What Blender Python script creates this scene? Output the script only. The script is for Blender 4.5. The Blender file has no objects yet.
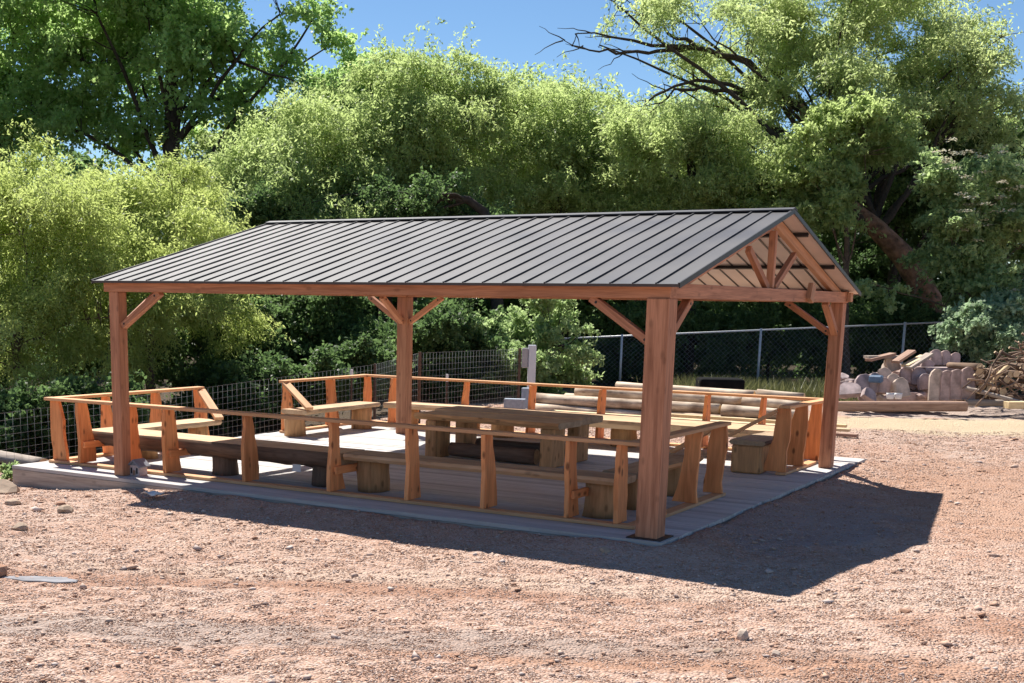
import bpy, bmesh, math, random
import numpy as np
from mathutils import Vector, Matrix

random.seed(7)
C = bpy.context.scene.collection
sc = bpy.context.scene

# ------------------------------------------------------------------ camera
F, CX, CY = 1257.26, -107.77, 204.57
CAM = np.array([4.25493, -11.03404, 2.15282])
RV = np.array([0.84353907, 0.53687526, 0.01438044])
UV = np.array([-0.11506, 0.15449867, 0.98127028])
WV = np.array([-0.52459798, 0.82939443, -0.19209853])
cam = bpy.data.cameras.new('camera')
cam.sensor_width = 36; cam.lens = F / 1024 * 36
cam.shift_x = -CX / 1024; cam.shift_y = CY / 1024
cam.clip_start = 0.1; cam.clip_end = 2000
co = bpy.data.objects.new('camera', cam); C.objects.link(co)
co.matrix_world = Matrix(((RV[0], UV[0], -WV[0], CAM[0]), (RV[1], UV[1], -WV[1], CAM[1]), (RV[2], UV[2], -WV[2], CAM[2]), (0, 0, 0, 1)))
sc.camera = co

def ray(px, py):
    return WV + RV * (px - 512 - CX) / F - UV * (py - 341.5 - CY) / F
def at(px, py, D): return Vector(CAM + D * ray(px, py))
def on(px, py, z):
    d = ray(px, py); return Vector(CAM + d * (z - CAM[2]) / d[2])
def onx(px, py, x):
    d = ray(px, py); return Vector(CAM + d * (x - CAM[0]) / d[0])
def ony(px, py, y):
    d = ray(px, py); return Vector(CAM + d * (y - CAM[1]) / d[1])

# ------------------------------------------------------------------ node helpers
def new_mat(name):
    m = bpy.data.materials.new(name); m.use_nodes = True
    nt = m.node_tree; nt.nodes.clear()
    out = nt.nodes.new('ShaderNodeOutputMaterial')
    b = nt.nodes.new('ShaderNodeBsdfPrincipled')
    nt.links.new(b.outputs[0], out.inputs[0])
    return m, nt, b, out
def N(nt, t, **kw):
    n = nt.nodes.new(t)
    for k, v in kw.items(): setattr(n, k, v)
    return n
def ramp(nt, stops):
    r = N(nt, 'ShaderNodeValToRGB'); e = r.color_ramp.elements
    while len(e) < len(stops): e.new(.5)
    for el, (p, c) in zip(e, stops): el.position = p; el.color = (*c, 1) if len(c) == 3 else c
    return r
def g(v): return (v, v, v)
def mixc(nt, a, b, f, mode='MIX'):
    m = N(nt, 'ShaderNodeMix', data_type='RGBA', blend_type=mode)
    for s, v in ((m.inputs[0], f), (m.inputs[6], a), (m.inputs[7], b)):
        if hasattr(v, 'links') or isinstance(v, bpy.types.NodeSocket): nt.links.new(v, s)
        else: s.default_value = v if isinstance(v, (int, float)) else (*v, 1)
    return m.outputs[2]
def math_(nt, op, a, b=None):
    m = N(nt, 'ShaderNodeMath', operation=op)
    for s, v in zip(m.inputs, (a, b)):
        if v is None: continue
        if isinstance(v, bpy.types.NodeSocket): nt.links.new(v, s)
        else: s.default_value = v
    return m.outputs[0]

def wood(name, light, dark, rough=.7, knots=.5, grain=1.0, spread=.25, streak=None):
    """long axis of the mesh is local X"""
    m, nt, b, out = new_mat(name)
    tc = N(nt, 'ShaderNodeTexCoord'); oi = N(nt, 'ShaderNodeObjectInfo')
    off = N(nt, 'ShaderNodeVectorMath', operation='SCALE'); off.inputs[0].default_value = (37, 91, 53)
    nt.links.new(oi.outputs['Random'], off.inputs['Scale'])
    add = N(nt, 'ShaderNodeVectorMath', operation='ADD')
    nt.links.new(tc.outputs['Object'], add.inputs[0]); nt.links.new(off.outputs[0], add.inputs[1])
    mp = N(nt, 'ShaderNodeMapping'); mp.inputs['Scale'].default_value = (.9, 14 * grain, 14 * grain)
    nt.links.new(add.outputs[0], mp.inputs[0])
    n1 = N(nt, 'ShaderNodeTexNoise'); n1.inputs['Scale'].default_value = 1.6; n1.inputs['Detail'].default_value = 5
    n1.inputs['Distortion'].default_value = .6
    nt.links.new(mp.outputs[0], n1.inputs[0])
    mp2 = N(nt, 'ShaderNodeMapping'); mp2.inputs['Scale'].default_value = (3, 60 * grain, 60 * grain)
    nt.links.new(add.outputs[0], mp2.inputs[0])
    n2 = N(nt, 'ShaderNodeTexNoise'); n2.inputs['Scale'].default_value = 1.5; n2.inputs['Detail'].default_value = 3
    nt.links.new(mp2.outputs[0], n2.inputs[0])
    s = math_(nt, 'ADD', math_(nt, 'MULTIPLY', n1.outputs[0], .7), math_(nt, 'MULTIPLY', n2.outputs[0], .3))
    mid = tuple((a + c) / 2 for a, c in zip(light, dark))
    r = ramp(nt, [(.3, dark), (.47, mid), (.62, light), (.8, mid)])
    nt.links.new(s, r.inputs[0]); col = r.outputs[0]
    if streak:
        n3 = N(nt, 'ShaderNodeTexNoise'); n3.inputs['Scale'].default_value = 2.2; n3.inputs['Detail'].default_value = 4
        nt.links.new(add.outputs[0], n3.inputs[0])
        r3 = ramp(nt, [(.45, g(0)), (.7, g(1))]); nt.links.new(n3.outputs[0], r3.inputs[0])
        col = mixc(nt, col, streak, math_(nt, 'MULTIPLY', r3.outputs[0], .9))
    if knots:
        mp3 = N(nt, 'ShaderNodeMapping'); mp3.inputs['Scale'].default_value = (4.5, 9, 9)
        nt.links.new(add.outputs[0], mp3.inputs[0])
        v = N(nt, 'ShaderNodeTexVoronoi'); v.inputs['Scale'].default_value = 1.0
        nt.links.new(mp3.outputs[0], v.inputs[0])
        rk = ramp(nt, [(.1, g(1)), (.24, g(0))]); nt.links.new(v.outputs['Distance'], rk.inputs[0])
        col = mixc(nt, col, tuple(c * .35 for c in dark), math_(nt, 'MULTIPLY', rk.outputs[0], knots))
    hv = N(nt, 'ShaderNodeHueSaturation'); nt.links.new(col, hv.inputs['Color'])
    mr = N(nt, 'ShaderNodeMapRange'); mr.inputs[3].default_value = 1 - spread; mr.inputs[4].default_value = 1 + spread
    nt.links.new(oi.outputs['Random'], mr.inputs[0]); nt.links.new(mr.outputs[0], hv.inputs['Value'])
    nt.links.new(hv.outputs[0], b.inputs['Base Color'])
    b.inputs['Roughness'].default_value = rough; b.inputs['Specular IOR Level'].default_value = .3
    bp = N(nt, 'ShaderNodeBump'); bp.inputs['Strength'].default_value = .35; bp.inputs['Distance'].default_value = .004
    nt.links.new(s, bp.inputs['Height']); nt.links.new(bp.outputs[0], b.inputs['Normal'])
    return m

def plain(name, col, rough=.6, metal=0, var=.15, scale=8, spec=.4):
    m, nt, b, out = new_mat(name)
    tc = N(nt, 'ShaderNodeTexCoord'); n = N(nt, 'ShaderNodeTexNoise'); n.inputs['Scale'].default_value = scale; n.inputs['Detail'].default_value = 6
    nt.links.new(tc.outputs['Object'], n.inputs[0])
    r = ramp(nt, [(.3, tuple(c * (1 - var) for c in col)), (.7, tuple(min(1, c * (1 + var)) for c in col))])
    nt.links.new(n.outputs[0], r.inputs[0]); nt.links.new(r.outputs[0], b.inputs['Base Color'])
    b.inputs['Roughness'].default_value = rough; b.inputs['Metallic'].default_value = metal; b.inputs['Specular IOR Level'].default_value = spec
    bp = N(nt, 'ShaderNodeBump'); bp.inputs['Strength'].default_value = .3; bp.inputs['Distance'].default_value = .01
    nt.links.new(n.outputs[0], bp.inputs['Height']); nt.links.new(bp.outputs[0], b.inputs['Normal'])
    return m

M = {}
M['cedar'] = wood('stained_cedar', (.58, .275, .155), (.28, .115, .06), .65, .35, spread=.12)
M['cedar_pale'] = wood('pale_cedar', (.6, .32, .18), (.38, .18, .09), .6, .1, spread=.08)
M['fir'] = wood('orange_fir', (.92, .385, .15), (.60, .215, .078), .65, .9, grain=.6, spread=.16)
M['rail'] = wood('rail_lumber', (.76, .43, .22), (.54, .27, .125), .65, .3, grain=.8, spread=.1)
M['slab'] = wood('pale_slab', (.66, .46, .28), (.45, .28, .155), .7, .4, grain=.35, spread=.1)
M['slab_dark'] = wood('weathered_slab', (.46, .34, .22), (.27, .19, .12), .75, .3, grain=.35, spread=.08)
M['stump'] = wood('stump_wood', (.64, .36, .17), (.31, .165, .075), .85, .6, grain=.5, spread=.2)
M['bark'] = wood('dark_bark', (.20, .13, .09), (.08, .055, .04), .95, .3, grain=.8, spread=.2)
M['log'] = wood('peeled_log', (.80, .66, .50), (.36, .24, .16), .8, .45, grain=.5, spread=.22, streak=(.2, .125, .085))
M['log_end'] = wood('log_end', (.72, .56, .36), (.5, .34, .2), .8, 0, grain=.6)
M['lumber'] = wood('sawn_lumber', (.78, .60, .36), (.58, .42, .23), .7, .25, grain=.6, spread=.15)
M['greylog'] = wood('grey_log', (.44, .37, .31), (.25, .2, .165), .9, .3, spread=.15)
M['redlog'] = wood('squared_timber', (.42, .27, .2), (.24, .14, .1), .85, .3, spread=.1)
M['branch'] = wood('dead_branch', (.27, .18, .125), (.11, .07, .048), .9, .2, spread=.5)
M['decking'] = None
M['zinc'] = plain('galvanised_steel', (.60, .61, .62), .45, .2, .1, 20)
M['wire'] = plain('wire', (.36, .37, .38), .5, .2, .1)
M['tpost'] = plain('rusty_post', (.10, .06, .045), .8, 0, .3)
M['white'] = plain('white_paint', (.78, .78, .78), .5, 0, .06, 4)
M['pedestal'] = plain('pale_grey_plastic', (.56, .58, .64), .5, 0, .08, 3)
M['greybox'] = plain('grey_meter_box', (.32, .31, .33), .5, 0, .1)
M['cmu'] = plain('concrete_block', (.33, .37, .43), .9, 0, .15, 14)
M['black'] = plain('black_tarp', (.008, .008, .009), .95, 0, .3, 5, .1)
M['stone'] = plain('pink_grey_sandstone', (.44, .32, .28), .95, 0, .4, 6)
M['stone_b'] = plain('mauve_sandstone', (.36, .28, .27), .95, 0, .4, 6)
M['stone_c'] = plain('buff_sandstone', (.52, .41, .33), .95, 0, .35, 6)
M['rock'] = plain('tan_rock', (.40, .30, .22), .95, 0, .3, 9)
M['rock_red'] = plain('rust_rock', (.36, .2, .13), .95, 0, .3, 9)
M['blue'] = plain('blue_plastic', (.10, .17, .27), .5)
M['cloth'] = plain('white_fabric', (.72, .7, .67), .9, 0, .1, 12)
M['toygrey'] = plain('grey_roof_paint', (.2, .22, .26), .7, 0, .15, 20)
M['toywhite'] = plain('pinkish_white_paint', (.55, .46, .45), .7, 0, .2, 40)
M['dark'] = plain('dark_opening', (.02, .02, .02), .8)
M['greyslab'] = plain('grey_concrete', (.24, .235, .25), .9, 0, .25, 8)

# roof metal
def roof_mat():
    m, nt, b, out = new_mat('dark_bronze_steel')
    tc = N(nt, 'ShaderNodeTexCoord'); n = N(nt, 'ShaderNodeTexNoise'); n.inputs['Scale'].default_value = 1.2; n.inputs['Detail'].default_value = 5
    nt.links.new(tc.outputs['Object'], n.inputs[0])
    r = ramp(nt, [(.3, (.044, .041, .046)), (.7, (.064, .060, .064))]); nt.links.new(n.outputs[0], r.inputs[0])
    nt.links.new(r.outputs[0], b.inputs['Base Color'])
    r2 = ramp(nt, [(.3, g(.44)), (.7, g(.60))]); nt.links.new(n.outputs[0], r2.inputs[0]); nt.links.new(r2.outputs[0], b.inputs['Roughness'])
    b.inputs['Metallic'].default_value = .0; b.inputs['Specular IOR Level'].default_value = .38
    n2 = N(nt, 'ShaderNodeTexNoise'); n2.inputs['Scale'].default_value = 3.5; nt.links.new(tc.outputs['Object'], n2.inputs[0])
    bp = N(nt, 'ShaderNodeBump'); bp.inputs['Strength'].default_value = .12; bp.inputs['Distance'].default_value = .01
    nt.links.new(n2.outputs[0], bp.inputs['Height']); nt.links.new(bp.outputs[0], b.inputs['Normal'])
    return m
M['roof'] = roof_mat()
M['seam'] = plain('dark_bronze_trim', (.03, .028, .03), .45, .3, .1)
M['soffit'] = plain('tan_panel_underside', (.74, .645, .58), .6, 0, .08, 2)

def deck_mat():
    m, nt, b, out = new_mat('weathered_decking')
    tc = N(nt, 'ShaderNodeTexCoord'); sp = N(nt, 'ShaderNodeSeparateXYZ'); nt.links.new(tc.outputs['Object'], sp.inputs[0])
    bi = math_(nt, 'FLOOR', math_(nt, 'MULTIPLY', sp.outputs[1], 1 / .14))
    wn = N(nt, 'ShaderNodeTexWhiteNoise', noise_dimensions='1D'); nt.links.new(bi, wn.inputs['W'])
    mp = N(nt, 'ShaderNodeMapping'); mp.inputs['Scale'].default_value = (1.2, 22, 22); nt.links.new(tc.outputs['Object'], mp.inputs[0])
    n = N(nt, 'ShaderNodeTexNoise'); n.inputs['Scale'].default_value = 1.5; n.inputs['Detail'].default_value = 6; nt.links.new(mp.outputs[0], n.inputs[0])
    r = ramp(nt, [(.3, (.42, .405, .395)), (.7, (.62, .60, .58))]); nt.links.new(n.outputs[0], r.inputs[0])
    mr = N(nt, 'ShaderNodeMapRange'); mr.inputs[3].default_value = .82; mr.inputs[4].default_value = 1.12; nt.links.new(wn.outputs[0], mr.inputs[0])
    hv = N(nt, 'ShaderNodeHueSaturation'); nt.links.new(r.outputs[0], hv.inputs['Color']); nt.links.new(mr.outputs[0], hv.inputs['Value'])
    # dusty patches
    n2 = N(nt, 'ShaderNodeTexNoise'); n2.inputs['Scale'].default_value = .9; n2.inputs['Detail'].default_value = 5; nt.links.new(tc.outputs['Object'], n2.inputs[0])
    r2 = ramp(nt, [(.5, g(0)), (.72, g(.55))]); nt.links.new(n2.outputs[0], r2.inputs[0])
    c = mixc(nt, hv.outputs[0], (.55, .46, .39), r2.outputs[0])
    nt.links.new(c, b.inputs['Base Color']); b.inputs['Roughness'].default_value = .8; b.inputs['Specular IOR Level'].default_value = .25
    return m
M['decking'] = deck_mat()

# ------------------------------------------------------------------ object helpers
def tag(o, label=None, cat=None, group=None, kind=None):
    if label: o['label'] = label
    if cat: o['category'] = cat
    if group: o['group'] = group
    if kind or (label and cat): o['kind'] = kind or 'thing'
    return o
def empty(name, loc, label, cat, group=None):
    o = bpy.data.objects.new(name, None); C.objects.link(o); o.location = loc; o.empty_display_size = .2
    return tag(o, label, cat, group)
def root_inv(p):
    m = Matrix.Identity(4)
    while p is not None:
        m = m @ p.matrix_basis.inverted() if False else m
        p = p.parent
    return m
WM = {}
def link(name, me, parent=None, mw=None):
    o = bpy.data.objects.new(name, me); C.objects.link(o)
    mw = mw or Matrix.Identity(4)
    WM[o] = mw
    if parent is not None:
        pw = WM.get(parent, Matrix.Translation(parent.location))
        o.parent = parent; o.matrix_basis = pw.inverted() @ mw
    else: o.matrix_basis = mw
    return o
def frame(p0, xdir, up=(0, 0, 1)):
    x = Vector(xdir).normalized(); u = Vector(up)
    y = u.cross(x)
    if y.length < 1e-4: y = Vector((0, 1, 0)).cross(x) if abs(x.y) < .9 else Vector((1, 0, 0)).cross(x)
    y.normalize(); z = x.cross(y)
    m = Matrix((x, y, z)).transposed().to_4x4(); m.translation = Vector(p0)
    return m
def bm_obj(name, bm, mats, parent=None, mw=None, smooth=False):
    me = bpy.data.meshes.new(name); bm.normal_update(); bm.to_mesh(me); bm.free()
    for m in (mats if isinstance(mats, (list, tuple)) else [mats]): me.materials.append(m)
    if smooth:
        for p in me.polygons: p.use_smooth = True
    return link(name, me, parent, mw)
def bm_box(bm, x0, x1, y0, y1, z0, z1, mi=0):
    v = [bm.verts.new((x, y, z)) for x in (x0, x1) for y in (y0, y1) for z in (z0, z1)]
    fs = []
    for q in ((0, 1, 3, 2), (4, 6, 7, 5), (0, 4, 5, 1), (2, 3, 7, 6), (0, 2, 6, 4), (1, 5, 7, 3)):
        f = bm.faces.new([v[i] for i in q]); f.material_index = mi; fs.append(f)
    return v
def bevel(bm, w, seg=1):
    bmesh.ops.bevel(bm, geom=bm.edges[:], offset=w, segments=seg, affect='EDGES', profile=.5)
def board(name, p0, p1, w, h, mat, parent=None, up=(0, 0, 1), bev=.004):
    p0, p1 = Vector(p0), Vector(p1); L = (p1 - p0).length
    bm = bmesh.new(); bm_box(bm, 0, L, -w / 2, w / 2, -h / 2, h / 2)
    if bev: bevel(bm, bev)
    return bm_obj(name, bm, mat, parent, frame(p0, p1 - p0, up))
def poly_prism(name, prof, th, mat, parent, mw, bev=.004, mi_end=None):
    """profile in local XY, extruded along local Z from 0 to th"""
    bm = bmesh.new()
    a = [bm.verts.new((x, y, 0)) for x, y in prof]; b = [bm.verts.new((x, y, th)) for x, y in prof]
    bm.faces.new(a[::-1]); bm.faces.new(b); n = len(a)
    for i in range(n): bm.faces.new((a[i], a[(i + 1) % n], b[(i + 1) % n], b[i]))
    bmesh.ops.recalc_face_normals(bm, faces=bm.faces[:])
    if bev: bevel(bm, bev)
    return bm_obj(name, bm, mat, parent, mw)
def slab(name, p0, p1, w, th, mat, parent=None, wav=.03, seed=0, edge_mat=None):
    """live-edge slab, long axis p0->p1, top at the z of p0"""
    rng = random.Random(seed); p0, p1 = Vector(p0), Vector(p1); L = (p1 - p0).length
    n = max(4, int(L / .16)); ph = [rng.uniform(0, 6.28) for _ in range(8)]
    def e(t, k): return wav * (math.sin(t * 2.1 + ph[k]) * .5 + math.sin(t * 5.3 + ph[k + 1]) * .35 + math.sin(t * 11 + ph[k + 2]) * .25)
    bm = bmesh.new(); rows = []
    for i in range(n + 1):
        t = L * i / n; a = -w / 2 + e(t, 0); b = w / 2 + e(t, 3); r = .012 * math.sin(t * 4 + ph[6]) * .5
        rows.append([bm.verts.new(q) for q in ((t, a + .02, 0), (t, a, -th * .45), (t, a + .035, -th), (t, b - .035, -th), (t, b, -th * .5), (t, b - .02, 0))])
    for i in range(n):
        for k in range(6):
            f = bm.faces.new((rows[i][k], rows[i + 1][k], rows[i + 1][(k + 1) % 6], rows[i][(k + 1) % 6]))
            f.material_index = 1 if (edge_mat and k != 5 and k != 2) else 0
    bm.faces.new(rows[0]); bm.faces.new(rows[-1][::-1])
    bmesh.ops.recalc_face_normals(bm, faces=bm.faces[:])
    return bm_obj(name, bm, [mat, edge_mat] if edge_mat else mat, parent, frame(p0, p1 - p0))
def log(name, p0, p1, r0, r1, mats, parent=None, seed=0, ns=14, rough=.06, bend=.0):
    rng = random.Random(seed); p0, p1 = Vector(p0), Vector(p1); L = (p1 - p0).length
    nr = max(3, int(L / .25)); ph = [rng.uniform(0, 6.28) for _ in range(6)]
    bm = bmesh.new(); rings = []
    for i in range(nr + 1):
        t = i / nr; r = r0 + (r1 - r0) * t; ring = []
        for k in range(ns):
            a = 6.2832 * k / ns
            rr = r * (1 + rough * (math.sin(2 * a + ph[0] + t * 2) + .7 * math.sin(3 * a + ph[1] + t * 5) + .5 * math.sin(t * L * 4 + ph[2] + a)) + rng.uniform(-rough, rough) * .4)
            ring.append(bm.verts.new((t * L, rr * math.cos(a) + bend * math.sin(t * 3.14), rr * math.sin(a))))
        rings.append(ring)
    for i in range(nr):
        for k in range(ns): f = bm.faces.new((rings[i][k], rings[i][(k + 1) % ns], rings[i + 1][(k + 1) % ns], rings[i + 1][k])); f.smooth = True
    for ring, rev in ((rings[0], 1), (rings[-1], 0)):
        f = bm.faces.new(ring[::-1] if rev else ring); f.material_index = 1 if isinstance(mats, (list, tuple)) and len(mats) > 1 else 0
    bmesh.ops.recalc_face_normals(bm, faces=bm.faces[:])
    return bm_obj(name, bm, mats, parent, frame(p0, p1 - p0))
def rock(name, loc, size, mat, seed, label, cat='rock', group=None):
    rng = random.Random(seed); bm = bmesh.new(); bmesh.ops.create_icosphere(bm, subdivisions=2, radius=1)
    pl = [(Vector((rng.gauss(0, 1), rng.gauss(0, 1), rng.gauss(0, 1))).normalized(), rng.uniform(.55, .85)) for _ in range(9)]
    for v in bm.verts:
        for nrm, d in pl:
            k = v.co.dot(nrm)
            if k > d: v.co -= nrm * (k - d)
        v.co += Vector((rng.gauss(0, .02), rng.gauss(0, .02), rng.gauss(0, .02)))
        v.co = Vector((v.co.x * size[0], v.co.y * size[1], v.co.z * size[2]))
    mw = Matrix.Translation(loc) @ Matrix.Rotation(rng.uniform(0, 3), 4, 'Z')
    return tag(bm_obj(name, bm, mat, None, mw), label, cat, group)

def tube(bm, p0, p1, r, n=6):
    p0, p1 = Vector(p0), Vector(p1); m = frame(p0, p1 - p0); Lx = (p1 - p0).length
    ra = [[bm.verts.new(m @ Vector((t * Lx, r * math.cos(6.2832 * k / n), r * math.sin(6.2832 * k / n)))) for k in range(n)] for t in (0, 1)]
    for k in range(n): bm.faces.new((ra[0][k], ra[0][(k + 1) % n], ra[1][(k + 1) % n], ra[1][k])).smooth = True
    bm.faces.new(ra[0][::-1]); bm.faces.new(ra[1])

# ------------------------------------------------------------------ ground
def sm(a, b, x):
    t = np.clip((x - a) / (b - a), 0, 1); return t * t * (3 - 2 * t)
_r = np.random.RandomState(3)
_w = [(_r.uniform(.3, 5), _r.uniform(0, 6.28), _r.uniform(0, 6.28)) for _ in range(26)]
def gz(x, y):
    x = np.asarray(x, float); y = np.asarray(y, float)
    z = -.11 + 0 * x
    dx = np.maximum(np.maximum(-8.55 - x, x - .22), 0); dy = np.maximum(np.maximum(-.24 - y, y - 7.8), 0)
    d = np.hypot(dx, dy)
    near = np.exp(-(d / .55) ** 2)
    z = z + near * (.082 * sm(-7.0, -5.2, x) * (.92 + .1 * np.sin(x * 3.1 + y * 2.7) * np.sin(x * 1.3 + y) + .08 * np.sin(x * 7.3 + y * 6.1)))
    z = z - .14 * sm(-6.2, -8.4, x) * np.exp(-(d / 2.2) ** 2)
    z = z - .75 * sm(-9.2, -12, x) * sm(14, 8, y) * sm(-6, -1.5, y)
    amp = .012 + .02 * sm(1, 8, d)
    for k, (f, a, p) in enumerate(_w):
        z = z + amp * .35 / (.6 + f * .5) * np.sin(f * (x * math.cos(a) + y * math.sin(a)) + p)
    inside = (x > -8.5) & (x < .17) & (y > -.2) & (y < 7.75)
    return np.where(inside, -.34, z)
def gz1(x, y): return float(gz(x, y))
def axis(lo, hi, c0, c1, fine, coarse):
    a = list(np.arange(c0, c1, fine)); x = c1; s = fine
    while x < hi: a.append(x); s = min(s * 1.12, coarse); x += s
    x = c0; s = fine
    while x > lo: s = min(s * 1.12, coarse); x -= s; a.insert(0, x)
    return np.array(a)
gx = axis(-260, 260, -13, 6, .09, 15); gy = axis(-40, 420, -8, 14, .09, 15)
X, Y = np.meshgrid(gx, gy); Z = gz(X, Y)
Z = Z + np.where((np.hypot(X, Y) < 25), np.random.RandomState(1).normal(0, .006, X.shape), 0)
def mesh_np(name, v, f4, mats, attr=None, mi=None, smooth=False, tri=False):
    k = 3 if tri else 4
    me = bpy.data.meshes.new(name); nv, nf = len(v), len(f4)
    me.vertices.add(nv); me.vertices.foreach_set('co', np.ascontiguousarray(v, np.float32).ravel())
    me.loops.add(nf * k); me.loops.foreach_set('vertex_index', np.ascontiguousarray(f4, np.int32).ravel())
    me.polygons.add(nf); me.polygons.foreach_set('loop_start', np.arange(0, nf * k, k, dtype=np.int32))
    for m in (mats if isinstance(mats, (list, tuple)) else [mats]): me.materials.append(m)
    if mi is not None: me.polygons.foreach_set('material_index', np.ascontiguousarray(mi, np.int32))
    if smooth: me.polygons.foreach_set('use_smooth', np.ones(nf, bool))
    if attr is not None:
        a = me.attributes.new('tint', 'FLOAT', 'POINT'); a.data.foreach_set('value', np.ascontiguousarray(attr, np.float32))
    me.update(calc_edges=True); me.validate()
    return me
nx, ny = len(gx), len(gy)
idx = np.arange(nx * ny).reshape(ny, nx)
gf = np.stack([idx[:-1, :-1], idx[:-1, 1:], idx[1:, 1:], idx[1:, :-1]], -1).reshape(-1, 4)

SAW = on(935, 424, -.1); GREY = on(985, 411, -.1)
def ground_mat():
    m, nt, b, out = new_mat('red_gravel_ground')
    tc = N(nt, 'ShaderNodeTexCoord'); P = tc.outputs['Object']
    nb = N(nt, 'ShaderNodeTexNoise'); nb.inputs['Scale'].default_value = .55; nb.inputs['Detail'].default_value = 6; nb.inputs['Roughness'].default_value = .65; nt.links.new(P, nb.inputs[0])
    base = ramp(nt, [(.36, (.43, .24, .165)), (.5, (.51, .345, .265)), (.62, (.55, .42, .345))]); nt.links.new(nb.outputs[0], base.inputs[0])
    v = N(nt, 'ShaderNodeTexVoronoi'); v.inputs['Scale'].default_value = 46; v.inputs['Randomness'].default_value = 1; nt.links.new(P, v.inputs[0])
    sc_ = N(nt, 'ShaderNodeSeparateColor'); nt.links.new(v.outputs['Color'], sc_.inputs[0])
    pr = ramp(nt, [(.0, (.34, .20, .145)), (.3, (.50, .31, .22)), (.6, (.58, .41, .32)), (.85, (.48, .37, .325)), (1, (.66, .52, .44))]); nt.links.new(sc_.outputs[0], pr.inputs[0])
    n2 = N(nt, 'ShaderNodeTexNoise'); n2.inputs['Scale'].default_value = 9; n2.inputs['Detail'].default_value = 8; nt.links.new(P, n2.inputs[0])
    f = ramp(nt, [(.4, g(.3)), (.6, g(.9))]); nt.links.new(n2.outputs[0], f.inputs[0])
    c = mixc(nt, base.outputs[0], pr.outputs[0], f.outputs[0])
    # patches: pale sawdust, grey gravel lane
    def blob(center, rx, ry, ang, sharp=.5):
        mp = N(nt, 'ShaderNodeMapping', vector_type='TEXTURE'); mp.inputs['Location'].default_value = (center[0], center[1], 0); mp.inputs['Rotation'].default_value = (0, 0, ang); mp.inputs['Scale'].default_value = (rx, ry, 1000)
        nt.links.new(P, mp.inputs[0]); ln = N(nt, 'ShaderNodeVectorMath', operation='LENGTH'); nt.links.new(mp.outputs[0], ln.inputs[0])
        nn = N(nt, 'ShaderNodeTexNoise'); nn.inputs['Scale'].default_value = 1.7; nn.inputs['Detail'].default_value = 6; nt.links.new(P, nn.inputs[0])
        s = math_(nt, 'ADD', ln.outputs['Value'], math_(nt, 'MULTIPLY', math_(nt, 'SUBTRACT', nn.outputs[0], .5), 1.6))
        r = ramp(nt, [(.62, g(1)), (.62 + .3 * sharp, g(0))]); nt.links.new(s, r.inputs[0]); return r.outputs[0]
    c = mixc(nt, c, (.42, .235, .15), math_(nt, 'MULTIPLY', blob((3.6, 5.5), 3.4, 6.0, .5, 1.2), .55))
    c = mixc(nt, c, (.40, .22, .14), math_(nt, 'MULTIPLY', blob((1.6, -3.4), 3.2, .45, .45, 1.2), .75))
    c = mixc(nt, c, (.38, .31, .27), math_(nt, 'MULTIPLY', blob((-1.2, -4.6), 4.0, .4, .5, 1.3), .7))
    c = mixc(nt, c, (.38, .21, .14), math_(nt, 'MULTIPLY', blob((-1.9, -3.2), 4.2, .32, .42, 1.3), .75))
    c = mixc(nt, c, (.56, .42, .33), math_(nt, 'MULTIPLY', blob((-.6, -2.2), 4.5, .35, .42, 1.3), .6))
    c = mixc(nt, c, (.36, .19, .12), math_(nt, 'MULTIPLY', blob((4.2, -.6), 2.6, .5, .6, 1.3), .7))
    c = mixc(nt, c, (.60, .49, .32), math_(nt, 'MULTIPLY', blob(SAW, 6.0, 2.2, .35, 1.3), .75))
    c = mixc(nt, c, (.44, .37, .33), math_(nt, 'MULTIPLY', blob(GREY, 9, 2.6, .5), .7))
    c = mixc(nt, c, (.33, .30, .30), math_(nt, 'MULTIPLY', blob((.9, 2.2), 1.1, 2.6, 0), .55))
    # leaf litter far back and at left, its colour darkened to imitate tree shade
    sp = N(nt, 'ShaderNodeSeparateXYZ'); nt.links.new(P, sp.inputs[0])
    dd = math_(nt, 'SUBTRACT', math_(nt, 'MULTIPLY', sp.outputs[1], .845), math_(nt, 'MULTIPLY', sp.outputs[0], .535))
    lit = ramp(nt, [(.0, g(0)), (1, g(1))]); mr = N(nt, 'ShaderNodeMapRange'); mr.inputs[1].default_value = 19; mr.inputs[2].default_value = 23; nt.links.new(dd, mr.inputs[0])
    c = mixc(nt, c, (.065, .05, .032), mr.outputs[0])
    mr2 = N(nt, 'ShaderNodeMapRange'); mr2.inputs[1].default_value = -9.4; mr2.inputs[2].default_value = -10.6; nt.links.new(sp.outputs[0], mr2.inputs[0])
    c = mixc(nt, c, (.07, .055, .035), math_(nt, 'MULTIPLY', mr2.outputs[0], .9))  # left side litter, tree shade put into the colour
    nt.links.new(c, b.inputs['Base Color']); b.inputs['Roughness'].default_value = .95; b.inputs['Specular IOR Level'].default_value = .15
    h = math_(nt, 'SUBTRACT', math_(nt, 'MULTIPLY', n2.outputs[0], .7), math_(nt, 'MULTIPLY', v.outputs['Distance'], .9))
    bp = N(nt, 'ShaderNodeBump'); bp.inputs['Strength'].default_value = 1.0; bp.inputs['Distance'].default_value = .028
    nt.links.new(h, bp.inputs['Height']); nt.links.new(bp.outputs[0], b.inputs['Normal'])
    return m
go = link('ground', mesh_np('ground', np.stack([X, Y, Z], -1).reshape(-1, 3), gf, ground_mat(), smooth=True)); tag(go, kind='structure')

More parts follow.
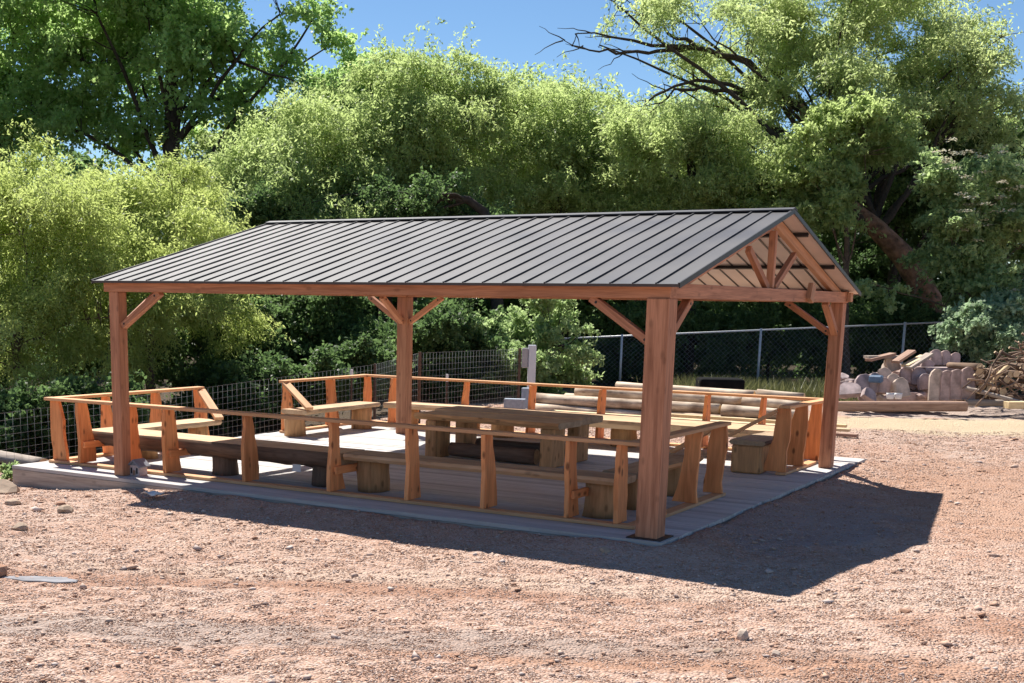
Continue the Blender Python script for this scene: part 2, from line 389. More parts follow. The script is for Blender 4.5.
# loose gravel: nobody could count it
def stones_mat():
    m, nt, b, out = new_mat('loose_stone')
    a = N(nt, 'ShaderNodeAttribute', attribute_name='tint')
    r = ramp(nt, [(0, (.36, .20, .135)), (.2, (.47, .29, .20)), (.5, (.55, .38, .29)), (.75, (.59, .46, .38)), (.88, (.46, .38, .35)), (1, (.74, .63, .56))]); nt.links.new(a.outputs['Fac'], r.inputs[0])
    tc = N(nt, 'ShaderNodeTexCoord'); n = N(nt, 'ShaderNodeTexNoise'); n.inputs['Scale'].default_value = 40; nt.links.new(tc.outputs['Object'], n.inputs[0])
    c = mixc(nt, r.outputs[0], (.36, .22, .15), math_(nt, 'MULTIPLY', n.outputs[0], .3))
    nt.links.new(c, b.inputs['Base Color']); b.inputs['Roughness'].default_value = .95; b.inputs['Specular IOR Level'].default_value = .15
    return m
def gravel(n_, seed):
    R = np.random.RandomState(seed)
    # pick by distance so that stones thin out away from the yard's open front
    D = 6.5 + 17 * R.rand(n_) ** 1.5; px = R.uniform(-160, 1330, n_)
    lat = (px - 512 - CX) / F
    x = CAM[0] + D * (-.5346 + .8437 * lat); y = CAM[1] + D * (.8451 + .5369 * lat)
    keep = ~((x > -8.6) & (x < .25) & (y > -.27) & (y < 7.9)) & (x > -9.6)
    x, y, D = x[keep], y[keep], D[keep]; n = len(x)
    cl = np.sin(x * 1.7 + 1.3 * np.sin(y * 1.1)) + np.sin(y * 2.3 + x * .6) + R.normal(0, .8, n)
    sm_area = np.exp(-(((x - 3.4) / 2.6) ** 2 + ((y - 4.8) / 5) ** 2)); k2 = (cl > -1.8) & (R.rand(n) > .75 * sm_area); x, y, D = x[k2], y[k2], D[k2]; n = len(x)
    s = .0045 + .006 * R.rand(n) ** 2 + (R.rand(n) < .009) * R.uniform(.006, .02, n) + (R.rand(n) < .0005) * R.uniform(.02, .04, n); s *= (1 + (D - 7) * .04)
    o = np.array([(1, 0, 0), (0, 1, 0), (-1, 0, 0), (0, -1, 0), (0, 0, 1), (0, 0, -1)], float)
    v = o[None] * R.uniform(.6, 1.3, (n, 6, 1)) + R.normal(0, .22, (n, 6, 3))
    v[..., 2] *= .5
    v *= s[:, None, None]
    a = R.uniform(0, 6.28, n); ca, sa = np.cos(a)[:, None], np.sin(a)[:, None]
    vx = v[..., 0] * ca - v[..., 1] * sa; vy = v[..., 0] * sa + v[..., 1] * ca
    z = gz(x, y) + s * .25
    v = np.stack([vx + x[:, None], vy + y[:, None], v[..., 2] + z[:, None]], -1).reshape(-1, 3)
    t = np.array([(0, 1, 4), (1, 2, 4), (2, 3, 4), (3, 0, 4), (1, 0, 5), (2, 1, 5), (3, 2, 5), (0, 3, 5)])
    f = (np.arange(n)[:, None, None] * 6 + t[None]).reshape(-1, 3)
    return mesh_np('gravel', v, f, stones_mat(), attr=np.repeat(R.rand(n), 6), tri=True)
tag(link('gravel', gravel(400000, 5)), 'loose pinkish grey gravel scattered over the yard', kind='stuff')

# ------------------------------------------------------------------ deck
L, W, H = 6.808, 6.381, 2.2
DX0, DX1, DY0, DY1 = -8.55, .21, -.22, 7.78
deck = empty('deck', ((DX0 + DX1) / 2, (DY0 + DY1) / 2, -.25), 'low grey weathered plank deck under the pavilion', 'deck')
bm = bmesh.new(); y = DY0; rr = random.Random(2)
while y < DY1 - .02:
    h = rr.uniform(-.003, .003); x = DX0
    cuts = sorted(rr.uniform(DX0 + 1, DX1 - 1) for _ in range(2)) + [DX1 + rr.uniform(-.006, .006)]
    for c in cuts:
        if c - x > .1: bm_box(bm, x + .002, c - .002, y + .003, min(y + .14, DY1) - .003, -.038, h)
        x = c
    y += .14
bm_obj('decking', bm, M['decking'], deck)
for p0, p1 in (((DX0, DY0 + .03, -.17), (DX1, DY0 + .03, -.17)), ((DX1 - .03, DY0 + .06, -.17), (DX1 - .03, DY1, -.17)), ((DX0 + .03, DY0 + .06, -.17), (DX0 + .03, DY1, -.17))):
    board('rim_board', p0, p1, .05, .255, M['greylog'], deck)

# ------------------------------------------------------------------ pavilion
pav = empty('pavilion', (-L / 2, W / 2, 0), 'open gabled cedar pavilion with dark standing seam metal roof', 'pavilion')
def post(x, y, s, mat):
    o = board('post', (x, y, .002), (x, y, H), s, s, mat, pav, up=(0, 1, 0), bev=.008); return o
post(0, 0, .215, M['cedar'])['label'] = 'thick front corner post with a seam down its middle'
post(-L, 0, .15, M['cedar']); post(0, W, .165, M['cedar']); post(-L, W, .19, M['cedar'])
board('base_plate', (-.17, .0, .006), (.17, .0, .006), .34, .012, M['seam'], pav, bev=0)
BT = .142; zb = H + BT / 2
board('beam', (-L - .15, 0, zb), (.105, 0, zb), .16, BT, M['cedar'], pav)
board('beam', (-L - .15, W, zb), (.105, W, zb), .16, BT, M['cedar'], pav)
board('beam', (.02, .083, zb - .003), (.02, W - .083, zb - .003), .16, BT - .006, M['cedar'], pav)
board('beam', (-L, .083, zb - .003), (-L, W - .083, zb - .003), .16, BT - .006, M['cedar'], pav)
board('beam_end_block', (.108, W + .02, zb), (.16, W + .02, zb), .11, .12, M['cedar_pale'], pav)
def brace(x, y, dx, dy):
    a = Vector((x + dx * .09, y + dy * .09, 1.80)); b = Vector((x + dx * .69, y + dy * .69, 2.198))
    d = (b - a).normalized(); up = d.cross(Vector((dy, -dx, 0)))
    kb = board('knee_brace', a - d * .0, b, .085, .075, M['cedar'], pav, up=(0, 0, 1))
    side = Vector((dy, -dx, 0)) if dx == 0 else Vector((0, -1, 0))
    if dy: side = Vector((1, 0, 0))
    for t in (.07, .9):
        q = a + (b - a) * t; bb = bmesh.new(); tube(bb, q + side * .040, q + side * .047, .013, 8); bm_obj('bolt', bb, M['seam'], kb)
for x, y, dx, dy in ((0, 0, -1, 0), (0, 0, 0, 1), (-L, 0, 1, 0), (-L, 0, 0, 1), (0, W, -1, 0), (0, W, 0, -1), (-L, W, 1, 0), (-L, W, -1, 0), (-L, W, 0, -1)):
    brace(x, y, dx, dy)
# roof geometry
oR, oL, oF, RZ, EZ = .228, .219, .203, 3.175, 2.322
yr = W / 2; sl = (RZ - EZ) / (yr + oF)
def roof_z(y): return RZ - sl * abs(y - yr)
ang = math.atan(sl); run = (yr + oF) / math.cos(ang)
x0, x1 = -L - oL, oR
for sgn in (-1, 1):
    # local: X along the ridge, Y down the slope, Z out of the roof
    yd = Vector((0, sgn * math.cos(ang), -math.sin(ang))); xd = Vector((-sgn * 1.0, 0, 0)) if sgn > 0 else Vector((1, 0, 0))
    zd = xd.cross(yd)
    if zd.z < 0: xd = -xd; zd = -zd
    mw = Matrix((xd, yd, zd)).transposed().to_4x4(); mw.translation = Vector(((x0 + x1) / 2, yr, RZ))
    hw = (x1 - x0) / 2
    bm = bmesh.new(); n = 33; pw = 2 * hw / n
    rr = random.Random(9)
    for i in range(n):
        a = -hw + i * pw
        # each pan is very slightly dished
        pts_ = [(a, 0), (a + pw * .28, -.0016), (a + pw * .72, -.0016), (a + pw, 0)]
        k = 10
        grid = [[bm.verts.new((px_, run * j / k, pz + .0016 * math.sin(i * 1.7 + j * 1.3))) for px_, pz in pts_] for j in range(k + 1)]
        for j in range(k):
            for q in range(3):
                bm.faces.new((grid[j][q], grid[j][q + 1], grid[j + 1][q + 1], grid[j + 1][q])).smooth = True
    pan = bm_obj('roof_panel', bm, M['roof'], pav, mw)
    bm = bmesh.new()
    for i in range(n + 1):
        a = -hw + i * pw; a = min(max(a, -hw + .008), hw - .008)
        bm_box(bm, a - .005, a + .005, .01, run, -.002, .015)
    sm_ = bm_obj('standing_seam', bm, M['roof'], pan, mw)
    bm = bmesh.new(); bm_box(bm, -hw, hw, run - .006, run + .006, -.022, .005)
    bm_obj('drip_edge', bm, M['roof'], pan, mw)
    for s in (-1, 1):
        bm = bmesh.new(); bm_box(bm, s * hw - .006, s * hw + .006, .0, run, -.034, .014)
        bm_obj('gable_trim', bm, M['seam'], pan, mw)
    bm = bmesh.new(); bm_box(bm, -hw + .008, hw - .008, .02, run - .01, -.012, -.006)
    bm_obj('underside', bm, M['soffit'], pan, mw)
    bm = bmesh.new()
    for i in range(1, n): bm_box(bm, -hw + i * pw - .011, -hw + i * pw + .011, .03, run - .02, -.02, -.0125)
    rib = bm_obj('underside_rib', bm, M['seam'], pan, mw)
    for t in (.22, .6):
        bm = bmesh.new(); bm_box(bm, -hw + .03, hw - .03, run * t - .02, run * t + .02, -.06, -.021)
        bm_obj('purlin', bm, M['seam'], pav, mw)
    for xx in (0.02, -L / 3, -2 * L / 3, -L):
        ya = yr + sgn * .012; yb = yr + sgn * (yr + .02)
        off = .052 + .06
        a = Vector((xx, ya, roof_z(ya) - off / math.cos(ang))); b = Vector((xx, yb, roof_z(yb) - off / math.cos(ang)))
        if sgn > 0 and xx > 0:
            board('rafter', a, b, .065, .115, M['cedar_pale'], pav)
        else: board('rafter', a, b, .065, .115, M['cedar'], pav)
bm = bmesh.new()
for sgn in (-1, 1):
    v = [(x0 - .01, yr, RZ + .03), (x1 + .01, yr, RZ + .03), (x1 + .01, yr + sgn * .1, RZ + .03 - .1 * sl), (x0 - .01, yr + sgn * .1, RZ + .03 - .1 * sl)]
    top = [bm.verts.new(q) for q in v]; bot = [bm.verts.new((q[0], q[1], q[2] - .012)) for q in v]
    bm.faces.new(top); bm.faces.new(bot[::-1])
    for i in range(4): bm.faces.new((top[i], bot[i], bot[(i + 1) % 4], top[(i + 1) % 4]))
bmesh.ops.recalc_face_normals(bm, faces=bm.faces[:])
bm_obj('ridge_cap', bm, M['roof'], pav)
for xx in (.02, -L):
    board('king_post', (xx, yr, H + BT + .001), (xx, yr, 2.96), .075, .075, M['cedar'], pav, up=(0, 1, 0))
    board('strut', (xx, yr - .13, H + BT + .002), (xx, yr - .86, 2.73), .06, .075, M['cedar'], pav, up=(0, 0, 1))
    board('strut', (xx, yr + .13, H + BT + .002), (xx, yr + .86, 2.73), .06, .075, M['cedar'], pav, up=(0, 0, 1))
# small scrap block fixed on the gable beam
c = onx(811, 293, .13)
o = board('wood_block', c + Vector((0, -.035, -.095)), c + Vector((0, .035, .095)), .15, .06, M['cedar_pale'], pav, up=(1, 0, 0)); o['label'] = 'small striped board scrap fixed across the gable beam'

# ------------------------------------------------------------------ railings
RT = .85  # top of the rail
PT = .04
def upright(par, p, inward, th=.05, wb=.275, wt=.155, h=None, z0=PT, seed=0):
    """p: outer bottom corner midline; inward: unit dir toward the deck"""
    rng = random.Random(seed); inward = Vector(inward); hgt = (h or RT - .04) - z0
    wb += rng.uniform(-.02, .02); wt += rng.uniform(-.012, .012)
    n = 7; prof = []
    for i in range(n): prof.append((hgt * i / (n - 1), rng.uniform(-.01, .01) + .016 * math.sin(i * .9 + seed)))
    for i in range(n - 1, -1, -1):
        t = i / (n - 1); prof.append((hgt * t, wb + (wt - wb) * t + rng.uniform(-.012, .012) + .016 * math.sin(t * 5 + seed * 2.1)))
    x = Vector((0, 0, 1)); y = inward; z = x.cross(y)
    mw = Matrix((x, y, z)).transposed().to_4x4(); mw.translation = Vector((p[0], p[1], z0)) - z * th / 2
    return poly_prism('upright', prof, th, M['fir'], par, mw, bev=.003)
A = empty('railing', (-4.3, .35, 0), 'wooden bench-back railing along the front and left front corner of the deck', 'railing')
fy = .27; lx = -8.42; rx = -.27; by = 7.62
board('bottom_plate', (lx + .01, fy + .06, .02), (rx - .0, fy + .06, .02), .13, .036, M['rail'], A)
board('top_rail', (lx - .03, fy + .06, RT - .02), (rx + .02, fy + .06, RT - .02), .14, .038, M['rail'], A)
for i, x in enumerate((-7.85, -7.0, -6.38, -5.13, -3.9, -2.88, -1.95, -1.0, -.47)):
    upright(A, (x, fy), (0, 1, 0), seed=i)
board('bottom_plate', (lx + .06, fy + .128, .02), (lx + .06, 3.2, .02), .13, .036, M['rail'], A)
board('top_rail', (lx + .06, fy + .132, RT - .02), (lx + .06, 3.2, RT - .02), .14, .038, M['rail'], A)
for i, y in enumerate((.36, 1.25, 2.2, 3.12)): upright(A, (lx, y), (1, 0, 0), seed=20 + i)
board('bottom_plate', (rx - .06, fy + .128, .02), (rx - .06, 3.0, .02), .13, .036, M['rail'], A)
board('top_rail', (rx - .06, fy + .132, RT - .02), (rx - .06, 3.02, RT - .02), .14, .038, M['rail'], A)
for i, y in enumerate((1.05, 2.03, 2.9)): upright(A, (rx, y), (-1, 0, 0), seed=30 + i, wb=.27)
B = empty('railing', (-4.3, 7.5, 0), 'wooden bench-back railing round the back edge and right rear corner of the deck', 'railing')
board('bottom_plate', (lx + .01, by - .06, .02), (rx, by - .06, .02), .13, .036, M['rail'], B)
board('top_rail', (lx - .03, by - .06, RT - .02), (rx + .05, by - .06, RT - .02), .14, .038, M['rail'], B)
for i, x in enumerate((-8.3, -7.75, -6.3, -5.05, -3.82, -2.95, -2.1, -1.25, -.5)): upright(B, (x, by), (0, -1, 0), seed=40 + i)
board('bottom_plate', (lx + .06, by - .128, .02), (lx + .06, 5.15, .02), .13, .036, M['rail'], B)
board('top_rail', (lx + .06, by - .132, RT - .02), (lx + .06, 5.15, RT - .02), .14, .038, M['rail'], B)
for i, y in enumerate((5.23, 6.45)): upright(B, (lx, y), (1, 0, 0), seed=60 + i)
RTB = .9
board('bottom_plate', (rx - .0, by - .128, .02), (rx - .0, 5.18, .02), .13, .036, M['rail'], B)
board('top_rail', (rx - .0, by - .2, RT - .005), (rx - .0, 5.16, RTB - .02), .14, .038, M['rail'], B)
for i, y in enumerate((5.24, 6.05, 6.85)): upright(B, (rx + .06, y), (-1, 0, 0), seed=70 + i, wb=.29, h=RTB - .045)
# sloping arm boards at the bench ends
def arm(par, rail_end, seat_tip): board('arm_board', rail_end, seat_tip, .13, .045, M['rail'], par)
arm(A, (lx + .12, 3.13, .80), (-7.60, 2.72, .45)); arm(B, (lx + .1, 5.2, .80), (-7.56, 4.82, .46))
arm(A, (rx - .12, 2.96, .80), (-.93, 2.98, .46)); arm(B, (rx - .1, 5.2, .83), (-.96, 5.15, .47))
# short cleats from the uprights to the bench legs
for x in (-7.85, -6.38, -3.9, -1.0): board('cleat', (x + .045, fy + .05, .27), (x + .045, fy + .62, .27), .04, .085, M['fir'], A)
for y in (6.85,): board('cleat', (rx + .04, y + .045, .3), (rx - .5, y + .045, .3), .04, .09, M['fir'], B)

# ------------------------------------------------------------------ benches
def block_leg(par, x, y, s1, s2, h, seed, mats=None):
    return log('stump_leg', (x, y, .002), (x, y, h), s1, s2, mats or [M['stump'], M['log_end']], par, seed=seed, ns=12, rough=.05)
SZ = .43
def bench(loc, label, p0, p1, w, th, mat, legs, seed, edge=None, r=.15):
    b = empty('bench', loc, label, 'bench', 'plank benches round the deck')
    slab('seat', p0, p1, w, th, mat, b, seed=seed, edge_mat=edge)
    for i, (x, y) in enumerate(legs): block_leg(b, x, y, r, r * .95, p0[2] - th - .002, seed * 7 + i)
    return b
# front half-log bench
hb = empty('bench', (-6, .8, 0), 'thick half-log bench with dark bark along the left part of the front railing', 'bench', 'plank benches round the deck')
rng = random.Random(5); bm = bmesh.new(); rows = []
xa, xb = -8.05, -3.98
for i in range(25):
    x = (xb - xa) * i / 24; r = .27 + .02 * math.sin(x * 3); ring = [bm.verts.new((x, -r, 0)), bm.verts.new((x, r, 0))]
    for k in range(1, 9):
        a = math.pi * k / 9; ring.append(bm.verts.new((x, r * math.cos(a) * (1 + rng.uniform(-.03, .03)), -.22 * math.sin(a) ** .6 * (1 + rng.uniform(-.06, .06)))))
    rows.append(ring)
for i in range(24):
    for k in range(10):
        f = bm.faces.new((rows[i][k], rows[i][(k + 1) % 10], rows[i + 1][(k + 1) % 10], rows[i + 1][k])); f.material_index = 0 if k == 0 else 1
        f.smooth = k != 0
for r_ in (rows[0], rows[-1]): bm.faces.new(r_)
bmesh.ops.recalc_face_normals(bm, faces=bm.faces[:])
bm_obj('seat', bm, [M['slab'], M['bark']], hb, Matrix.Translation((xa, .83, SZ)))
for i, x in enumerate((-7.55, -5.9, -4.35)): block_leg(hb, x, .85, .17, .16, .24, 300 + i, [M['bark'], M['log_end']])
t = board('paper_tag', (-4.72, .672, .20), (-4.6, .672, .20), .004, .085, M['white'], hb, bev=0); 
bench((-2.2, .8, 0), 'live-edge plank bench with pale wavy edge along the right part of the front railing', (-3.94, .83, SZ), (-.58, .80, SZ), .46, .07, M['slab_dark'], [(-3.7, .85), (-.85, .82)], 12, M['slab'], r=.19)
bench((-7.9, 1.9, 0), 'pale plank bench in the sun along the left edge by the front corner', (-7.86, .62 + .5, SZ - .002), (-7.86, 2.78, SZ - .002), .5, .07, M['slab'], [(-7.75, 1.4), (-7.85, 2.55)], 13)
bench((-7.9, 6, 0), 'pale plank bench at the rear left corner standing past the side opening', (-7.84, 4.78, SZ), (-7.86, 6.9, SZ), .5, .07, M['slab'], [(-7.95, 4.95), (-7.8, 6.6)], 14, r=.18)
bench((-6.9, 7.2, 0), 'rough-ended slab bench along the back railing just right of the rear left post', (-7.58, 7.22, SZ), (-5.75, 7.18, SZ + .01), .55, .09, M['slab'], [(-7.2, 7.2), (-6.0, 7.2)], 15)
bench((-3, 7, 0), 'long wide sunlit slab bench along the back railing behind the table', (-5.7, 6.98, SZ), (-.62, 6.95, SZ), 1.02, .12, M['slab'], [(-5.3, 7), (-3.2, 7), (-1.0, 7)], 16, r=.2)
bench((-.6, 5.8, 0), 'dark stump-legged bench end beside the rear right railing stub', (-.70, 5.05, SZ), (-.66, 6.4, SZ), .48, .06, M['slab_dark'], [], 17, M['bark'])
eb = [o for o in bpy.data.objects if o.get('label', '').startswith('dark stump')][0]
board('stump_leg', (-.70, 5.25, .002), (-.70, 5.25, .368), .40, .36, M['stump'], eb, up=(0, 1, 0), bev=.02)
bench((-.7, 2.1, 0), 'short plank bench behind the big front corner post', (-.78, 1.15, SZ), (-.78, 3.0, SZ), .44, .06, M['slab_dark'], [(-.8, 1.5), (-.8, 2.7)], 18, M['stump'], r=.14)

# ------------------------------------------------------------------ table
tb = empty('picnic_table', (-3.9, 4.5, 0), 'heavy slab picnic table with plank legs in the middle of the deck', 'table')
TZ = .61
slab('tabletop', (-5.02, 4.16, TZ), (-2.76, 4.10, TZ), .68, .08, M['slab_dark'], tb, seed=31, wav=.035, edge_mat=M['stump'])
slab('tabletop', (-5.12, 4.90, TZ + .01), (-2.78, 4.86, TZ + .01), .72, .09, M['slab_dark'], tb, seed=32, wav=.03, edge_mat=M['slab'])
for x in (-4.75, -2.98):
    for y, wd in ((4.06, .42), (4.86, .36)):
        board('leg', (x, y - .02, .002), (x, y - .02, TZ - .082), wd, .17, M['stump'], tb, up=(1, 0, 0), bev=.015)
log('stretcher', (-4.53, 4.06, .12), (-3.20, 4.04, .12), .1, .1, [M['bark'], M['log_end']], tb, seed=44)
log('stretcher', (-4.55, 4.84, .12), (-3.18, 4.84, .12), .09, .1, [M['bark'], M['log_end']], tb, seed=45)

# ------------------------------------------------------------------ small house-shaped lantern by the front left post
sp_ = Vector((-6.66, .12, 0))
hs = empty('birdhouse', sp_, 'small grey-roofed house-shaped box standing beside the front left post', 'birdhouse')
bm = bmesh.new(); bm_box(bm, -.075, .075, -.075, .075, .002, .13); bevel(bm, .004)
bm_obj('body', bm, M['toywhite'], hs, Matrix.Translation(sp_))
poly_prism('roof', [(-.11, .12), (0, .205), (.11, .12), (.10, .105), (0, .18), (-.10, .105)], .2, M['toygrey'], hs, Matrix.Translation(sp_ + Vector((0, .1, 0))) @ Matrix.Rotation(math.pi / 2, 4, 'X'), bev=.002)
poly_prism('gable', [(-.075, .131), (.075, .131), (0, .178)], .15, M['toygrey'], hs, Matrix.Translation(sp_ + Vector((0, .075, 0))) @ Matrix.Rotation(math.pi / 2, 4, 'X'), bev=0)
for x in (-.045, .045): 
    bm = bmesh.new(); bm_box(bm, x - .012, x + .012, -.079, -.0755, .03, .1); bm_obj('window', bm, M['dark'], hs, Matrix.Translation(sp_))
bm = bmesh.new(); bm_box(bm, -.02, .02, -.08, -.0755, .012, .07); bm_obj('door', bm, M['rock_red'], hs, Matrix.Translation(sp_))

# ------------------------------------------------------------------ logs behind the deck
def Yl(y): return y
LG = [  # x0,x1,y,z,r,label
 (-7.3, -2.3, 12.35, .00, .11, 'pale peeled log lying lowest at the front of the log stack'),
 (-7.35, -1.95, 12.62, .0, .12, 'second ground-level log in the stack, half hidden by the pale front one'),
 (-7.25, -3.4, 12.50, .21, .13, 'thick log with a dark underside in the middle of the stack, left side'),
 (-3.35, -1.9, 12.45, .20, .12, 'bright log in the middle of the stack, right of the big front post'),
 (-6.9, -3.0, 12.75, .42, .12, 'upper left log of the stack with a sawn end showing'),
 (-3.0, -2.0, 12.72, .40, .11, 'brown log on the upper right of the stack with a pale sawn end'),
 (-6.0, -3.0, 13.1, .56, .10, 'long whitish log on top of the stack'),
 (-2.9, -2.1, 13.15, .55, .10, 'short yellowish log on the top right of the stack beside the rear right post'),
 (-7.0, -2.1, 13.0, .2, .13, 'log buried in the back of the stack, only its top showing'),
 (-7.0, -2.1, 13.0, .0, .12, 'bottom log at the back of the stack'),
 (-5.2, -2.3, 13.45, .5, .11, 'greyish mottled log at the very back of the stack top')]
for i, (a, b, y, z, r, lab) in enumerate(LG):
    tag(log('log', (a + random.uniform(-.25, .25), y, z * .86), (b + random.uniform(-.15, .0), y + random.uniform(-.12, .12), z * .86 + random.uniform(-.03, .03)), r * .98, r * .74, [M['log'], M['log_end']], seed=100 + i, ns=16, rough=.04, bend=random.uniform(-.04, .04)), lab, 'log', 'peeled logs stacked behind the deck')
# sawn planks in front of the logs
PL = [(-6.9, -1.6, 10.9, -.06, .28, 'lowest wide pale board of the lumber pile behind the deck'),
      (-6.6, -1.9, 11.2, -.06, .26, 'ground-level board at the rear of the lumber pile'),
      (-6.7, -2.0, 10.85, .0, .30, 'middle board in the lumber pile, front row'),
      (-6.4, -1.8, 11.2, .0, .28, 'middle board in the lumber pile, rear row'),
      (-6.8, -2.2, 10.9, .06, .30, 'bright top board at the front of the lumber pile'),
      (-6.5, -1.7, 11.25, .06, .30, 'bright top board at the rear of the lumber pile'),
      (-4.2, -.80, 11.7, -.055, .14, 'dark narrow board sticking out farthest right past the rear right post'),
      (-4.2, -1.0, 11.95, .0, .10, 'short narrow board end just above the farthest-sticking dark one'),
      (-4.4, -1.1, 12.12, .06, .12, 'thin topmost narrow board sticking out right past the rear right post')]
for i, (a, b, y, z, w, lab) in enumerate(PL):
    tag(board('plank', (a, y, z), (b, y + random.uniform(-.05, .05), z), w, .05, M['lumber'] if i != 6 else M['redlog']), lab, 'plank', 'sawn planks behind the deck')

# ------------------------------------------------------------------ pedestal and concrete blocks
pc = on(532.5, 403, -.1); pc = Vector((-8.15, 13.8, 0)); pc.z = gz1(pc.x, pc.y)
q = at(532.5, 345, 25.0); pc = Vector((q.x, q.y, gz1(q.x, q.y))); ptop = q.z
ped = empty('utility_pedestal', pc, 'pale grey square utility post with a meter box on its side', 'utility post')
board('post', pc, (pc.x, pc.y, ptop), .15, .15, M['pedestal'], ped, up=(.53, -.85, 0), bev=.01)
d_ = Vector((-.845, -.535, 0))
mb = pc + d_ * .14 
board('meter_box', (mb.x, mb.y, ptop - .45), (mb.x, mb.y, ptop - .06), .12, .1, M['greybox'], ped, up=(.53, -.85, 0), bev=.01)
def cmu(px, py, D, w, hh, label):
    c = at(px, py, D); bm = bmesh.new(); bm_box(bm, -w / 2, w / 2, -.1, .1, 0, hh); bevel(bm, .006)
    mw = Matrix.Translation(c) @ Matrix.Rotation(.35, 4, 'Z')
    o = bm_obj('concrete_block', bm, M['cmu'], None, mw); tag(o, label, 'concrete block', 'concrete blocks by the utility post')
cmu(514.5, 411, 23.6, .39, .23, 'grey concrete block lying left of the utility post')
cmu(528, 408, 24.0, .25, .38, 'grey concrete block standing on end against the utility post')

# ------------------------------------------------------------------ stone slabs
GR = 'rough stone slabs piled by the far fence'
def flag(px, py, D, wpx, hpx, th, mat, label, tilt=.15, yaw=0, roll=0, round_=1.0, seed=0):
    """a rounded stone slab standing with its bottom centre at px,py; sizes given in photo pixels at distance D"""
    k = D / F; w = wpx * k; h = hpx * k; c = at(px, py, D); rng = random.Random(seed)
    prof = [(-w / 2, 0), (w / 2, 0)]
    n = rng.choice((4, 5, 6)); 
    prof = [(-w / 2 * rng.uniform(.85, 1), 0), (w / 2 * rng.uniform(.85, 1), 0)]
    for i in range(n + 1):
        a = math.pi * i / n; prof.append((w / 2 * math.cos(a) * rng.uniform(.74, 1.0), h - round_ * w / 2 + round_ * w / 2 * math.sin(a) * (1 + rng.uniform(-.05, .05))))
    R_ = Matrix((RV_H, Vector((0, 0, 1)), BACK)).transposed().to_4x4()
    mw = Matrix.Translation(c) @ R_ @ Matrix.Rotation(yaw, 4, 'Y') @ Matrix.Rotation(roll, 4, 'Z') @ Matrix.Rotation(-tilt, 4, 'X')
    o = poly_prism('stone_slab', prof, th, mat, None, mw, bev=.008); return tag(o, label, 'stone slab', GR)
RV_H = Vector((.8437, .5369, 0)); BACK = Vector((.5369, -.8437, 0))
S_, Sb, Sc = M['stone'], M['stone_b'], M['stone_c']
D0 = 27.3
FL = [(935, 401, 16, 32, Sc, 'leftmost of four tall slabs standing at the right of the pile', .12, 0),
 (945, 401, 15, 31, S_, 'second of the four tall standing slabs, tapered top', .12, 0),
 (955, 400, 15, 31, S_, 'third of the four tall standing slabs, pinkish round top', .14, 0),
 (967, 400, 15, 33, S_, 'rightmost of four tall standing slabs beside the brush heap', .16, .05)]
for i, (px, py, w, h, m, lab, tl, ro) in enumerate(FL): flag(px, py, D0 - .04 * i, w, h, .09, m, lab, tl, 0, ro, seed=i)
FL2 = [(850, 398, 24, 18, Sb, 'broad mauve slab leaning low at the left end of the pile', .9, .1, D0),
 (862, 398, 22, 24, Sb, 'mauve hooded slab behind the low left one', .35, -.15, D0 + .3),
 (866, 401, 18, 14, Sb, 'mauve slab lying face out at the foot of the left end', .7, -.5, D0 - .3),
 (873, 393, 11, 20, Sb, 'narrow grey slab under the blue piece', .2, 0, D0 + .3),
 (884, 385, 14, 17, Sc, 'tan block slab in the second row under the boards', .25, .1, D0 + .7),
 (882, 394, 13, 16, S_, 'rounded slab low in the middle left of the pile', .25, -.1, D0 + .2),
 (893, 392, 11, 18, Sc, 'small round slab in the pile centre left', .2, .1, D0 + .3),
 (905, 384, 14, 16, S_, 'slab with a pale face in the upper centre of the pile', .3, 0, D0 + .8),
 (902, 398, 15, 20, Sc, 'sunlit buff slab leaning at the pile centre by the pails', .3, .2, D0),
 (917, 386, 15, 18, Sb, 'grey slab right of centre in the second row', .3, -.1, D0 + .7),
 (924, 390, 14, 16, Sb, 'grey slab tucked behind the leftmost tall standing slab', .2, .1, D0 + .5),
 (893, 372, 15, 16, Sc, 'round-ended pale slab near the top left beneath the boards', .3, .3, D0 + 1.1),
 (924, 374, 14, 14, Sb, 'bluish grey slab near the top, left of the top row', .3, -.3, D0 + 1.1),
 (935, 366, 12, 16, S_, 'left slab of the top row', .25, .05, D0 + 1.2),
 (944, 366, 11, 15, S_, 'middle slab of the top row', .25, 0, D0 + 1.2),
 (953, 367, 11, 14, S_, 'right slab of the top row with a pointed corner', .2, -.1, D0 + 1.2)]
for i, (px, py, w, h, m, lab, tl, ro, D) in enumerate(FL2): flag(px, py, D, w, h, .12, m, lab, tl, (i % 3 - 1) * .15, ro, .7, seed=50 + i)
def lay(px0, px1, py, D, hpx, dep, mat, label, seed):
    a, b = at(px0, py, D), at(px1, py, D); o = slab('stone_slab', a, b, dep, hpx * D / F, mat, None, .03, seed); o.data.materials[0] = mat; tag(o, label, 'stone slab', GR)
lay(920, 963, 367, D0 + .9, 8, .7, Sb, 'flat slab lying under the top row', 3)
lay(915, 960, 375, D0 + .8, 12, .8, S_, 'flat slab lying behind the four tall standing slabs', 4)
lay(868, 925, 376, D0 + 1.2, 26, .7, Sb, 'thick flat stone behind the middle of the pile', 5)
lay(870, 934, 392, D0 + .55, 14, .5, S_, 'bottom flat slab under the middle of the pile', 6)
